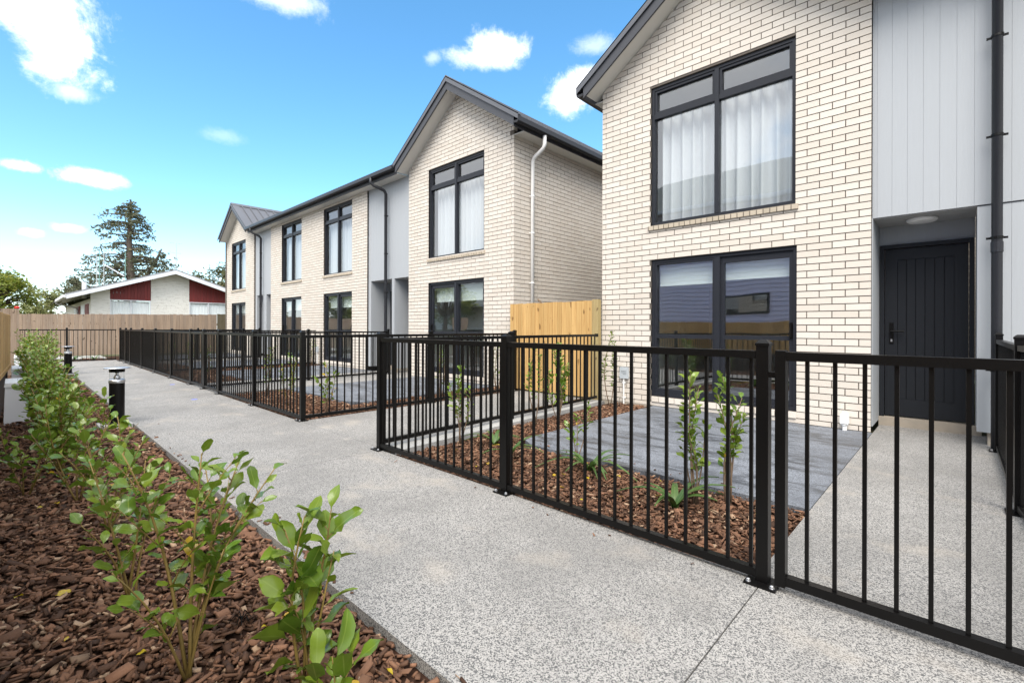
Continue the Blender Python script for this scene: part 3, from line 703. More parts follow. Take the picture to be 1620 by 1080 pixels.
# white downpipe on the side wall
wp = MB(); wp.tube([(7.0, 5.77, 4.84), (7.0, 5.77, 4.66), (7.0, 5.80, 4.60), (6.99, 6.02, 4.47), (6.99, 6.06, 4.40), (6.99, 6.06, .0)], .037, 12)
wp = wp.build('downpipe', M['white'], H2, True)
for z in (3.72, 2.02, 3.0):
    b = MB(); b.tube([(6.99, 6.06, z-.01), (6.99, 6.06, z+.01)], .043, 12); b.bar((6.93, 6.09, z), (7.03, 6.09, z), .016, .016); b.build('pipe_clip', M['white'], wp)
mt = thing('meter_box', 'small grey meter box on brick wall beside the middle glass door', 'meter box', (XF, 14.5, .36))
box('meter_case', M['meter'], mt, XF-.045, XF-.003, 14.43, 14.57, .365, .54); box('conduit', M['white'], mt, XF-.03, XF-.004, 14.485, 14.51, 0, .364)

# ------------------------------------------------------------------ black balustrade fences
def post(parent, x, y, ztop=1.075, w_=.051, plate=True, ang=0.0):
    m = MB(); m.box(x-w_/2, x+w_/2, y-w_/2, y+w_/2, .006, ztop)
    p = m.build('post', M['fence'], parent)
    c = MB(); h = w_/2+.004
    c.box(x-h, x+h, y-h, y+h, ztop, ztop+.012)
    b = len(c.v); c.v += [(x-h, y-h, ztop+.012), (x+h, y-h, ztop+.012), (x+h, y+h, ztop+.012), (x-h, y+h, ztop+.012), (x-h*.45, y-h*.45, ztop+.028), (x+h*.45, y-h*.45, ztop+.028), (x+h*.45, y+h*.45, ztop+.028), (x-h*.45, y+h*.45, ztop+.028)]
    c.f += [tuple(b+i for i in f) for f in ((0, 1, 5, 4), (1, 2, 6, 5), (2, 3, 7, 6), (3, 0, 4, 7), (4, 5, 6, 7))]
    c.build('post_cap', M['fence'], p)
    if plate:
        q = MB(); q.box(x-.066, x+.05, y-.065, y+.065, .0005, .010); q.build('base_plate', M['fence'], p)
        for dx, dy in ((-.05, -.048), (-.05, .048)):
            q = MB(); q.lathe((x+dx, y+dy, .0102), [(.0115, 0), (.0115, .003), (.0085, .0035), (.0085, .011), (.005, .0135)], 8); q.build('bolt', M['bolt'], p)
    return p
def baluster_mesh(z0, z1, w_=.0145):
    m = MB(); m.box(-w_/2, w_/2, -w_/2, w_/2, z0, z1); return m.mesh('baluster', M['fence'])
BAL = baluster_mesh(.0605, 1.0115)
def panel(parent, a, b, zb=.022, zt=1.047, rail=.038, off=None, pitch=.10, trim=.028, end=True):
    """rails and balusters between post centres a and b (2D)"""
    a = Vector((a[0], a[1], 0)); b = Vector((b[0], b[1], 0)); d = (b-a).normalized(); L = (b-a).length
    p, q = a+d*trim, b-d*(trim if end else 0.0)
    m = MB(); m.bar(p+Vector((0, 0, zt-.0175)), q+Vector((0, 0, zt-.0175)), .042, .035); m.build('top_rail', M['fence'], parent)
    m = MB(); m.bar(p+Vector((0, 0, zb+.019)), q+Vector((0, 0, zb+.019)), rail, .038); m.build('bottom_rail', M['fence'], parent)
    k = int(round((L-.02)/pitch)); st = L/k; s0 = st*.5 if off is None else off; t = s0
    rz = math.atan2(d.y, d.x)
    while t < L-.035:
        if t > .035:
            c = a+d*t; link('baluster', BAL, parent, loc=(c.x, c.y, 0), rz=rz)
        t += st
FG = 'black balustrade fences around the gardens'
f1 = thing('garden_fence', 'black metal balustrade fence along the path in front of the nearest garden', 'fence', (2.36, 2.3, 0), FG)
post(f1, 2.332, .636, 1.07); post(f1, 2.365, 2.29); post(f1, 2.372, 3.945)
panel(f1, (2.372, 3.945), (2.365, 2.29)); panel(f1, (2.365, 2.29), (2.332, .636))
f2 = thing('garden_fence', 'black metal balustrade fence on the kerb ending at the new timber palings', 'fence', (4.3, 4.0, .012), FG)
panel(f2, (2.372, 3.945), (4.25, 4.03), zb=.05); panel(f2, (4.25, 4.03), (6.26, 4.10), zb=.05, end=False); post(f2, 4.25, 4.03, plate=False)
box('end_bracket', M['fence'], f2, 6.25, 6.275, 4.075, 4.125, 1.005, 1.055)
f3 = thing('garden_fence', 'black metal balustrade fence along the path in front of the long row', 'fence', (2.42, 13, 0), FG)
PY = [5.835, 7.48, 9.17, 10.12, 11.07, 12.74, 14.49, 16.25, 18.06, 18.98, 20.13]
for y in PY: post(f3, FXF+.03*max(0, (6.2-y)), y)
for a_, b_ in zip(PY[:-1], PY[1:]):
    if a_ in (9.17, 10.12, 18.06, 18.98): continue
    panel(f3, (FXF+.03*max(0, (6.2-a_)), a_), (FXF, b_))
for (y, x1, lb, mids) in ((5.85, 6.26, 'black metal balustrade fence between the side path and the first patio of the row', (4.38, 6.26)), (10.16, 6.32, 'black metal balustrade fence dividing the first pair of porch paths', (4.36, 6.32)),
                          (14.49, 6.45, 'black metal balustrade fence dividing the two middle patios of the row', (4.4,)), (19.0, 6.32, 'black metal balustrade fence dividing the farther pair of porch paths', (4.36, 6.32))):
    f = thing('garden_fence', lb, 'fence', (4.4, y, 0), FG); pr = FXF
    for mx in mids: post(f, mx, y)
    for mx in list(mids)+([x1] if x1 not in mids else []): panel(f, (pr, y), (mx, y), end=mx in mids); pr = mx
f = thing('garden_fence', 'black metal balustrade fence closing the far end of the path', 'fence', (1.2, 20.8, 0), FG)
post(f, 1.17, 20.8); panel(f, (.08, 20.8), (1.17, 20.8)); panel(f, (1.17, 20.8), (2.42, 20.8))
f = thing('garden_fence', 'black metal balustrade fence right of the nearest porch path', 'fence', (5.3, -.29, 0), FG)
post(f, 6.335, -.285, 1.085); post(f, 4.29, -.285, 1.085); panel(f, (6.335, -.285), (4.29, -.285)); panel(f, (4.29, -.285), (2.33, -.5))
def gate(y0, y1, x, lb):
    g = thing('garden_gate', lb, 'gate', (x, (y0+y1)/2, 0), 'black balustrade gates')
    w_ = .041
    box('gate_stile', M['fence'], g, x-.024, x+.024, y1-w_, y1, .025, 1.052); box('gate_stile', M['fence'], g, x-.024, x+.024, y0, y0+w_, .025, 1.052)
    box('top_rail', M['fence'], g, x-.02, x+.02, y0+w_, y1-w_, 1.008, 1.046); box('bottom_rail', M['fence'], g, x-.02, x+.02, y0+w_, y1-w_, .033, .072)
    y = y1-.118
    bm = baluster_mesh(.0725, 1.0075)
    while y > y0+w_+.02:
        link('baluster', bm, g, loc=(x, y, 0)); y -= .0985
    box('latch', M['fence'], g, x-.006, x+.01, y1+.001, y1+.03, .93, .955)
    return g
gate(-.53, .58, 2.315, 'black metal gate nearest the camera across the porch path')
gate(9.21, 10.08, FXF, 'black metal gate to the porch path before the middle fence divider')
gate(10.16, 11.03, FXF, 'black metal gate to the porch path just past the middle fence divider')
gate(18.10, 18.94, FXF, 'black metal gate, third along the far fence'); gate(19.02, 20.09, FXF, 'black metal gate, farthest along the far fence')

# ------------------------------------------------------------------ timber fences
def palings(parent, a, b, z0, z1, m_, w_=.098, gap=.003, t=.018, lean=.004, name='paling', top=.006):
    a = Vector((a[0], a[1], 0)); b = Vector((b[0], b[1], 0)); d = (b-a).normalized(); L = (b-a).length; nrm = Vector((d.y, -d.x, 0)); s_ = 0.0
    while s_ < L-.02:
        ww = min(w_*U(.96, 1.04), L-s_); e = U(0, .004); zt = (z1(s_/L) if callable(z1) else z1)+U(-top, top)
        c = a+d*(s_+ww/2); q = MB(); h = ww/2-gap/2
        P = [(-h, 0, z0), (h, 0, z0), (h, t, z0), (-h, t, z0), (-h, 0, zt), (h, 0, zt+U(-.003, .003)), (h, t, zt), (-h, t, zt)]
        q.hexa([c+d*x-nrm*(y+e)+Vector((0, 0, z)) for x, y, z in P]); q.build(name, m_, parent); s_ += ww
tf = thing('timber_fence', 'new golden pine paling fence closing the gap between the two houses', 'fence', (6.4, 5, 0), 'timber fences')
palings(tf, (6.40, 6.10), (6.40, 4.27), .02, lambda t: 1.585+.0*t, M['new_pine'], w_=.102)
box('fence_post', M['post_pine'], tf, 6.385, 6.48, 4.16, 4.265, -.05, 1.60)
for z in (.25, 1.35): box('fence_rail', M['post_pine'], tf, 6.424, 6.47, 4.27, 6.1, z, z+.08)
lf = thing('timber_fence', 'new pale pine paling fence on a low retaining wall along the left bed', 'fence', (-.2, 6, .55), 'timber fences')
A, B = (-.415, -1.0), (-.058, 11.0)
palings(lf, B, A, .557, lambda t: 1.318, M['new_pine'], w_=.102)
def along(t, off=0.0):
    d = Vector((B[0]-A[0], B[1]-A[1])).normalized(); return (A[0]+(B[0]-A[0])*t+d.y*off, A[1]+(B[1]-A[1])*t-d.x*off)
s = MB(); p, q = along(0, .03), along(1, .03); p2, q2 = along(0, -.12), along(1, -.12)
s.hexa([(p2[0], p2[1], .50), (p[0], p[1], .50), (q[0], q[1], .50), (q2[0], q2[1], .50), (p2[0], p2[1], .555), (p[0], p[1], .555), (q[0], q[1], .555), (q2[0], q2[1], .555)]); s.build('cap_board', M['new_pine'], lf)
for i in range(3):
    s = MB(); z0, z1 = -.08+i*.193, -.08+(i+1)*.193-.004; o = U(-.012, -.004)
    p, q, p2, q2 = along(0, o), along(1, o), along(0, -.06), along(1, -.06)
    s.hexa([(p2[0], p2[1], z0), (p[0], p[1], z0), (q[0], q[1], z0), (q2[0], q2[1], z0), (p2[0], p2[1], z1), (p[0], p[1], z1), (q[0], q[1], z1), (q2[0], q2[1], z1)]); s.build('sleeper', M['brown_wall'], lf)
of = thing('timber_fence', 'short old brown paling return standing at the end of the new pine fence', 'fence', (-.2, 16, 0), 'timber fences')
palings(of, (-.75, 16.0), (.085, 16.0), 0, 1.55, M['old_pine'], w_=.115)
box('fence_post', M['old_pine'], of, -.1, 0, 16.025, 16.12, 0, 1.5)
ff = thing('timber_fence', 'weathered brown paling fence across the far end in front of the red house', 'fence', (4, 25, 0), 'timber fences')
palings(ff, (-1.2, 25), (6.48, 25), 0, lambda t: 1.575+.13*t, M['old_pine'], w_=.118, top=.012)
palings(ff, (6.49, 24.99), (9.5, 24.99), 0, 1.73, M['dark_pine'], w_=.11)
for z in (.3, 1.2): box('fence_rail', M['old_pine'], ff, -1.2, 9.4, 25.022, 25.07, z, z+.09)
bird = MB(); bird.tube([(6.43, 5.36, 1.585), (6.425, 5.38, 1.60), (6.42, 5.41, 1.625), (6.42, 5.43, 1.648), (6.42, 5.455, 1.655)], [.004, .016, .022, .015, .004], 8); tag(bird.build('bird', M['twig'], None, True), 'small brown bird perched on top of the new golden palings', 'bird')

# ------------------------------------------------------------------ bollard lights, boxes, markers
def bollard(x, y, lb):
    b = thing('bollard_light', lb, 'bollard light', (x, y, 0), 'black bollard lights beside the path')
    box('footing', M['kerb'], b, x-.17, x+.13, y-.16, y+.16, -.09, .012)
    s = MB(); s.lathe((x, y, .0125), [(.10, 0), (.10, .012), (.077, .016)], 28); s.build('base_flange', M['fence'], b, True)
    s = MB(); s.lathe((x, y, .029), [(.073, 0), (.073, .455)], 28); s.build('body', M['fence'], b)
    s = MB(); s.lathe((x, y, .4845), [(.076, 0), (.078, .006), (.076, .03), (.070, .045)], 28); s.build('collar_ring', M['bolt'], b, True)
    s = MB(); s.lathe((x, y, .531), [(.030, 0), (.034, .02), (.020, .045), (.010, .06), (.028, .085)], 20); s.build('reflector', M['bolt'], b, True)
    s = MB(); k = 28
    for i in range(k+1):
        t = 6.2832*i/k
        s.v += [(x+.068*math.cos(t), y+.068*math.sin(t), .5295), (x+.068*math.cos(t), y+.068*math.sin(t), .612)]
    s.f += [(2*i, 2*i+2, 2*i+3, 2*i+1) for i in range(k)]; s.build('lens', M['lamp_glass'], b, True)
    s = MB(); s.lathe((x, y, .6125), [(.072, 0), (.074, .004), (.074, .038)], 28); s.build('head', M['fence'], b)
    s = MB(); s.lathe((x, y, .651), [(.10, 0), (.126, .003), (.126, .011), (.06, .016)], 32); s.build('cap_disc', M['bolt'], b, True)
    box('warning_sticker', M['white'], b, x-.0755, x-.0738, y-.035, y+.0, .42, .45) if False else None
bollard(.835, 7.19, 'near black bollard light with a silver disc top at the path edge')
bollard(.90, 15.6, 'far black bollard light behind the tall end of the hedge')
M['sticker'] = mat('blue_film', (.16, .20, .62), .4)
for (x, y, lb) in ((2.16, 11.3, 'small blue film marker stuck on the path, farther one'), (1.96, 8.75, 'small blue film marker stuck on the path, nearer one')):
    s = MB(); s.lathe((x, y, .001), [(.045, 0), (.04, .003)], 14); tag(s.build('path_marker', M['sticker']), lb, 'marker', 'blue markers on the path')
for (x, y, h_, w_, lb) in ((.03, 8.5, .46, .23, 'front white box with lid beside the left retaining wall'), (.09, 10.6, .50, .25, 'second white box with lid, behind the front white box'), (.12, 13.6, .55, .25, 'farthest white box, half hidden by the hedge')):
    b = thing('storage_box', lb, 'box', (x, y, 0), 'white boxes by the retaining wall')
    s = MB(); s.hexa([(x-w_/2, y-.2, -.05), (x+w_/2, y-.2, -.05), (x+w_/2, y+.3, -.05), (x-w_/2, y+.3, -.05), (x-w_/2+.012, y-.19, h_-.05), (x+w_/2-.004, y-.19, h_-.05), (x+w_/2-.004, y+.29, h_-.03), (x-w_/2+.012, y+.29, h_-.03)]); s.build('body', M['white_box'], b)
    s = MB(); s.hexa([(x-w_/2+.004, y-.205, h_-.048), (x+w_/2+.004, y-.205, h_-.048), (x+w_/2+.004, y+.3, h_-.028), (x-w_/2+.004, y+.3, h_-.028), (x-w_/2+.012, y-.20, h_), (x+w_/2-.006, y-.20, h_), (x+w_/2-.006, y+.29, h_+.02), (x-w_/2+.012, y+.29, h_+.02)]); s.build('lid', M['white'], b)
# drip line fittings lying in the mulch
for (x, y, lb) in ((.62, 2.05, 'black spider drip emitter lying in the mulch, nearer one'), (.52, 2.55, 'black spider drip emitter lying in the mulch, farther one')):
    s = MB()
    for i in range(7):
        t = i*.9+U(-.3, .3); rr = U(.03, .055); s.tube([(x, y, -.005), (x+rr*.5*math.cos(t), y+rr*.5*math.sin(t), .018), (x+rr*math.cos(t), y+rr*math.sin(t), -.008)], .0022, 5)
    tag(s.build('drip_emitter', M['fence']), lb, 'drip emitter', 'drip emitters in the mulch')

# ------------------------------------------------------------------ plants
def leaf_geo(r2, wid=.5, curl=.25, wave=.06, bend=.2):
    """unit leaf along +X from its stalk; rows x 3 columns"""
    prof = [(0, .03), (.10, .10), (.28, .36), (.50, .50), (.72, .47), (.90, .25), (1.0, .02)]
    V = []; UV = []
    ph = r2.uniform(0, 6)
    for i, (t, w_) in enumerate(prof):
        z0 = bend*t*t*-1.0
        for j, sgn in enumerate((-1, 0, 1)):
            y = sgn*w_*wid
            V.append((t, y, z0+curl*abs(y)+(wave*math.sin(t*9+ph+sgn*1.3) if sgn else 0))); UV.append((.5+.5*sgn, t))
    Fq = []
    for i in range(len(prof)-1):
        for j in range(2): a = i*3+j; Fq.append((a, a+3, a+4, a+1))
    return np.array(V), Fq, UV
LEAF = [leaf_geo(random.Random(i), wid=.50+.06*(i % 3), curl=.15+.1*(i % 4), wave=.04+.03*(i % 3), bend=(-.05, .15, .3, .45)[i % 4]) for i in range(8)]
LEAF_ME = {}
def leaf_mesh(i, m_):
    key = (i, m_.name)
    if key not in LEAF_ME:
        V, Fq, UV = LEAF[i]; me = bpy.data.meshes.new('leaf'); me.from_pydata([tuple(v) for v in V], [], Fq)
        ul = me.uv_layers.new(name='UVMap'); 
        for p in me.polygons:
            p.use_smooth = True
            for li in p.loop_indices: ul.data[li].uv = UV[me.loops[li].vertex_index]
        me.materials.append(m_); LEAF_ME[key] = me
    return LEAF_ME[key]
def leaf_matrix(pos, dirv, size, r2, twist=.6):
    d = Vector(dirv).normalized(); u = Vector((0, 0, 1))-d*d.z
    u = u.normalized() if u.length > .05 else Vector((1, 0, 0)); y = u.cross(d)
    a = r2.gauss(0, twist); u2 = u*math.cos(a)+y*math.sin(a); y2 = u2.cross(d)
    return Matrix(((d.x, y2.x, u2.x, pos[0]), (d.y, y2.y, u2.y, pos[1]), (d.z, y2.z, u2.z, pos[2]), (0, 0, 0, 1))) @ Matrix.Diagonal((size, size, size, 1))
class LeafSoup:
    def __init__(s): s.V = []; s.F = []; s.UV = []; s.n = 0
    def add(s, mtx, i):
        V, Fq, UV = LEAF[i]; A = np.array(mtx); P = V@A[:3, :3].T+A[:3, 3]
        s.V.append(P); s.F += [tuple(a+s.n for a in f) for f in Fq]; s.UV += UV; s.n += len(V)
    def build(s, name, m_, parent=None):
        me = bpy.data.meshes.new(name); me.from_pydata(np.concatenate(s.V).tolist(), [], s.F)
        ul = me.uv_layers.new(name='UVMap'); idx = np.empty(len(me.loops), 'i'); me.loops.foreach_get('vertex_index', idx)
        ul.data.foreach_set('uv', np.array(s.UV, 'f')[idx].ravel()); me.polygons.foreach_set('use_smooth', [True]*len(me.polygons))
        me.materials.append(m_); return link(name, me, parent)
def shrub(label, x, y, stems, seed, leaf=.055, step=.03, m_='leaf', single=True, z0=-.04, group='green leafy shrubs', bare=.25, twigm='stem', name='shrub', sub=True, lsp=1.0):
    """stems: list of (dx, dy, height) tip offsets; leaves alternate up each stem and its side shoots"""
    r2 = random.Random(seed); t = thing(name, label, 'shrub', (x, y, z0), group); soup = LeafSoup(); nl = 0
    wood_ = MB(); leaves = []
    def run(p0, p1, rad, dens, bare_, lsz):
        nonlocal nl
        p0 = Vector(p0); p1 = Vector(p1); L = (p1-p0).length; kx, ky = r2.uniform(-.06, .06)*L, r2.uniform(-.06, .06)*L
        pts = []
        for i in range(7):
            f_ = i/6; pts.append(p0.lerp(p1, f_)+Vector((kx*math.sin(f_*3.1), ky*math.sin(f_*4.0), .05*L*math.sin(f_*3.14))))
        wood_.tube(pts, [rad*(1-.7*i/6) for i in range(7)], 6)
        s_ = bare_*L; az_ = r2.uniform(0, 6)
        while s_ < L*1.001:
            f_ = min(s_/L, .999)*6; i = int(f_); q = pts[i].lerp(pts[i+1], f_-i); ax = (pts[i+1]-pts[i]).normalized()
            az_ += 2.4+r2.uniform(-.5, .5); up = .65+.95*(s_/L)**2
            o = Vector((math.cos(az_), math.sin(az_), 0)); dv = (o+ax*up*r2.uniform(.7, 1.3)+Vector((0, 0, r2.uniform(-.25, .2)))).normalized()
            sz = lsz*r2.uniform(.5, 1.25)*(.75 if s_ > L*.93 else 1)
            st = q+dv*sz*.18
            wood_.tube([q, st], [rad*.28+.0006, rad*.2+.0005], 4, cap=False)
            leaves.append((st, dv, sz)); s_ += dens*r2.uniform(.6, 1.4)
        return pts
    for (dx, dy, hh) in stems:
        tip = (x+dx, y+dy, z0+hh); pts = run((x+r2.uniform(-.015, .015), y+r2.uniform(-.015, .015), z0), tip, .0036+.0045*hh, step, bare, leaf)
        if sub:
            for _ in range(int(1+hh*2.2)):
                i = r2.randint(2, 4); a_ = r2.uniform(0, 6.28); l_ = hh*r2.uniform(.22, .42); q = pts[i]
                run(q, q+Vector((math.cos(a_)*l_*.55, math.sin(a_)*l_*.55, l_*.8)), .0028, step*1.05, .18, leaf*.9)
    wood_.build('stem', M[twigm], t, True)
    for (st, dv, sz) in leaves:
        i = r2.randrange(8); mx = leaf_matrix(st, dv, sz, r2)
        mm = M[m_]
        if single and nl < 290:
            o = link('leaf', leaf_mesh(i, mm), t, loc=(0, 0, 0)); o.matrix_parent_inverse = Matrix.Translation(-WLOC(t)); o.matrix_basis = mx; nl += 1
        else: soup.add(mx, i)
    if soup.n: kind(soup.build('foliage', M[m_], t), 'stuff')
    return t
# foreground bed
shrub('upright wavy-leaved shrub in the foreground beside the concrete path edge', .655, 1.55, [(-.05, .035, .53), (.0, .015, .57), (.07, -.01, .57), (.085, -.04, .44), (-.06, -.01, .34)], 11, leaf=.102, step=.036, bare=.16, sub=False)
shrub('low broad-leaved sprout cut off by the bottom edge of the photo', .66, 1.36, [(.0, .0, .20), (.06, -.02, .17), (-.05, .01, .18)], 12, leaf=.10, step=.03, bare=.3, sub=False)
shrub('large spreading shrub left of the foreground upright shrub, its arms reaching over the path', .40, 1.87, [(-.16, .12, .78), (.06, .10, .74), (.20, .14, .70), (.30, .08, .64), (-.20, -.05, .46), (.10, -.02, .42), (.12, .26, .62)], 5, leaf=.076, step=.036, bare=.30)
shrub('open twiggy shrub standing behind the large spreading shrub', .34, 2.55, [(-.12, .1, .62), (.06, .05, .60), (.16, .1, .5), (-.16, -.1, .42)], 6, leaf=.072, step=.038, bare=.3)
shrub('shrub with bare brown stalks and a yellow leaf, in mid bed', .37, 3.5, [(-.12, .0, .62), (.05, .1, .66), (.15, -.05, .52), (-.2, .1, .5)], 7, leaf=.072, step=.034, bare=.2)
shrub('bushy shrub next after the bare-stalked one', .30, 4.3, [(-.15, .0, .6), (.08, .1, .68), (.18, 0, .55), (-.22, .1, .48), (0, -.1, .5)], 8, leaf=.072, step=.034, bare=.2)
shrub('shrub leaning out over the bark at the left picture edge', .06, 4.7, [(-.12, .0, .48), (.1, .1, .62), (.18, -.1, .42), (-.05, -.12, .40)], 9, leaf=.072, step=.034, bare=.2)
shrub('small lone sprout in front of the near bollard light', .655, 6.55, [(.0, .0, .40), (.05, -.03, .30), (-.05, .02, .28)], 14, leaf=.075, step=.036, bare=.35, sub=False)
hl = ['first hedge shrub past the leaning one, low and wide', 'hedge shrub in front of the front white box', 'hedge shrub beside the front white box', 'hedge shrub between the first two white boxes', 'hedge shrub level with the near bollard light', 'hedge shrub just past the near bollard light', 'hedge shrub beside the second white box', 'hedge shrub past the second white box', 'tall hedge shrub two before the far bollard light', 'tall hedge shrub one before the far bollard light', 'tall hedge shrub covering the far bollard light', 'last tall hedge shrub near the end fence']
hy_ = [5.3, 6.0, 6.8, 7.6, 8.5, 9.4, 10.4, 11.5, 12.7, 14.0, 15.3, 16.8]
for i, (lb, y) in enumerate(zip(hl, hy_)):
    r3 = random.Random(40+i); hh = .60+.036*(y-5)
    sp = .20+.012*(y-5)
    st = [(r3.uniform(-1, 1)*sp, r3.uniform(-1, 1)*.34, hh*r3.uniform(.72, 1.08)) for _ in range(15)]
    shrub(lb, .24+.010*(y-5)+r3.uniform(-.03, .05), y, st, 60+i, leaf=.070, step=.036 if y < 9 else .044, bare=.18, single=(y < 7), m_='leaf' if y < 7 else 'leaf')
# near garden
GG = 'young shrubs in the fenced gardens'
shrub('slim shrub near the kerb, seen through the first near fence panel', 3.08, 3.62, [(.03, .02, .80), (-.10, .05, .62), (.10, -.04, .55), (-.03, .0, .7)], 21, leaf=0.062, step=0.019, bare=.35, group=GG, sub=False, twigm='twig')
shrub('slim lime shrub against the golden palings, beside the second fence post', 4.35, 3.72, [(.0, .03, .98), (.05, -.03, .85), (-.04, .02, .7)], 22, leaf=0.056, step=0.018, bare=.4, group=GG, sub=False, m_='leaf_lime', twigm='twig')
shrub('dense shrub in front of the golden palings', 4.62, 3.58, [(-.05, .0, .92), (.12, .05, .98), (.18, -.05, .74), (-.14, .05, .66), (.04, -.06, .7)], 23, leaf=0.070, step=0.018, bare=.3, group=GG, sub=False, twigm='twig')
shrub('tall thin shrub at the brick corner right of the golden palings', 6.05, 3.72, [(.0, .02, 1.12), (.08, -.05, .98), (-.06, -.08, .8)], 24, leaf=0.060, step=0.019, bare=.3, group=GG, sub=False, twigm='twig')
shrub('straggly shrub leaning from the flax near the middle of the fence panel', 3.30, 2.36, [(.16, -.03, .55), (.05, .02, .42), (-.05, .05, .36)], 25, leaf=0.065, step=0.026, bare=.45, group=GG, sub=False, m_='leaf_lime', twigm='twig')
shrub('young shrub with bare stalks, left of the pair beside the gate post', 3.13, 1.27, [(-.03, .03, .90), (.03, .0, .78), (.05, -.05, .55), (-.06, .06, .66), (.07, .03, .5), (-.10, .0, .5)], 26, leaf=0.070, step=0.021, bare=.4, group=GG, sub=False, twigm='twig')
shrub('young shrub with a yellow leaf, right of the pair beside the gate post', 3.30, 1.12, [(.02, .02, .86), (.06, -.05, .72), (-.03, .04, .74), (.04, .0, .5), (.11, -.05, .6)], 27, leaf=0.070, step=0.019, bare=.35, group=GG, sub=False, twigm='twig')
shrub('yellow green shrub behind the corner post of the row fence', 2.90, 6.18, [(.0, .0, .70), (.10, -.06, .6), (-.1, .06, .5), (.05, .08, .45)], 28, leaf=0.077, step=0.026, bare=.3, group=GG, sub=False, m_='leaf_lime', twigm='twig')
shrub('dull green shrub left of the yellow green one in the row garden', 2.85, 7.3, [(.0, .0, .8), (.12, .06, .7), (-.1, .02, .6)], 29, leaf=0.062, step=0.020, group=GG, sub=False, single=False)
for i, (x, y, lb) in enumerate(((2.95, 8.5, 'shrub before the first gate pair'), (2.9, 11.8, 'shrub just past the gate pair'), (2.9, 13.2, 'shrub before the patio divider'), (2.9, 15.3, 'shrub past the patio divider'), (2.9, 17.1, 'shrub before the farther gate pair'), (6.2, 14.2, 'shrub against the brick wall at the patio divider'), (6.2, 6.25, 'shrub at the corner of the row by the downpipe'), (4.9, 6.25, 'thin shrub in the strip before the first patio'))):
    shrub(lb, x, y, [(U(-.1, .1), U(-.1, .1), U(.6, .9)) for _ in range(4)], 80+i, leaf=.055, step=0.034, group=GG, sub=False, single=False, twigm='twig')
def flax(x, y, lb, k=16, ln=.45, seed=1):
    r2 = random.Random(seed); t = thing('flax', lb, 'flax plant', (x, y, -.04), 'strappy flax plants in the near garden')
    for i in range(k):
        a = r2.uniform(0, 6.28); L = ln*r2.uniform(.6, 1.1); w0 = .021*r2.uniform(.8, 1.2); droop = r2.uniform(.75, 1.25); V = []; UV = []; Fq = []
        for j in range(8):
            s_ = j/7; rr = L*s_*(.45+.4*s_*droop); z = L*(s_*1.0-.72*droop*s_*s_)*.95; ww = w0*(1-.85*s_**2.2)
            c = Vector((x+math.cos(a)*rr, y+math.sin(a)*rr, -.035+max(z, .01))); n_ = Vector((-math.sin(a), math.cos(a), 0))
            for k2, sg in enumerate((-1, 0, 1)): V.append(tuple(c+n_*ww*sg+Vector((0, 0, .006*abs(sg))))); UV.append((.5+.5*sg, s_))
            if j:
                for q in range(2): b = (j-1)*3+q; Fq.append((b, b+3, b+4, b+1))
        me = bpy.data.meshes.new('leaf'); me.from_pydata(V, [], Fq); ul = me.uv_layers.new(name='UVMap')
        for p in me.polygons:
            p.use_smooth = True
            for li in p.loop_indices: ul.data[li].uv = UV[me.loops[li].vertex_index]
        me.materials.append(M['leaf_yellow'] if (i == k-1 and seed == 5) else M['flax']); link('leaf', me, t)
flax(3.22, 2.17, 'flax in the middle of the near garden against the dark patio', 12, .50, 3)
flax(2.97, 1.34, 'flax with a broad drooping blade near the gate post', 11, .46, 4)
flax(3.06, 2.93, 'upright flax with a yellow blade beside the second fence post', 8, .48, 5)
flax(3.3, 3.35, 'flax close to the kerb corner', 10, .34, 6)
for i, (x, y) in enumerate(((.7, 21.6), (1.4, 21.7), (1.9, 21.5))): flax(x, y, ('left', 'middle', 'right')[i]+' of three flax tufts behind the far balustrade', 12, .5, 20+i)
# fallen yellow leaves and pale straws on the mulch
r2 = random.Random(5)
fall = LeafSoup()
for _ in range(42):
    x, y = (r2.uniform(-.2, .9), 1.4+r2.random()**1.6*5) if _ < 26 else (r2.uniform(2.5, 3.4), r2.uniform(.8, 3.5))
    a = r2.uniform(0, 6.28); fall.add(leaf_matrix((x, y, -.004), (math.cos(a), math.sin(a), r2.uniform(-.1, .2)), r2.uniform(.025, .05), r2, .3), r2.randrange(8))
kind(fall.build('fallen_leaves', M['leaf_yellow']), 'stuff')

# ------------------------------------------------------------------ background: red-gabled house
M['rwhite'] = mat('white_painted_brick', (.62, .60, .55), .85, fn=lambda t, co, b: t.mix(t.ramp(t.noise(stretched(t, co, 3, 3, 14), 1.0, 3), .5, .62, 0, .5), (.80, .785, .74), (.60, .58, .53)))
M['red'] = mat('red_board', (.17, .018, .016), .6, fn=vary((.19, .02, .018), (.15, .016, .015), 3, .3))
M['rfascia'] = mat('white_fascia', (.66, .68, .72), .6, fn=lambda t, co, b: t.mix(t.ramp(t.noise(co, 3, 4), .5, .7, 0, .4), (.68, .70, .74), (.48, .48, .48)))
M['rroof'] = mat('grey_roofing', (.25, .26, .28), .8)
M['sheer'] = mat('net_curtain', (.84, .88, .90), .9)
M['thin_glass'] = glass('thin_glass', (.97, .98, .98), 1.5)
M['shade'] = mat('eave_lining', (.40, .39, .37), .9)
HB = thing('bungalow', 'single storey white brick house with red gable panels beyond the far fence', 'house', (5.5, 32.6, 0))
YB, XA, ZA, S2 = 32.0, 6.26, 4.32, .355
zr = lambda x: ZA-S2*abs(x-XA)
YW = YB+.7
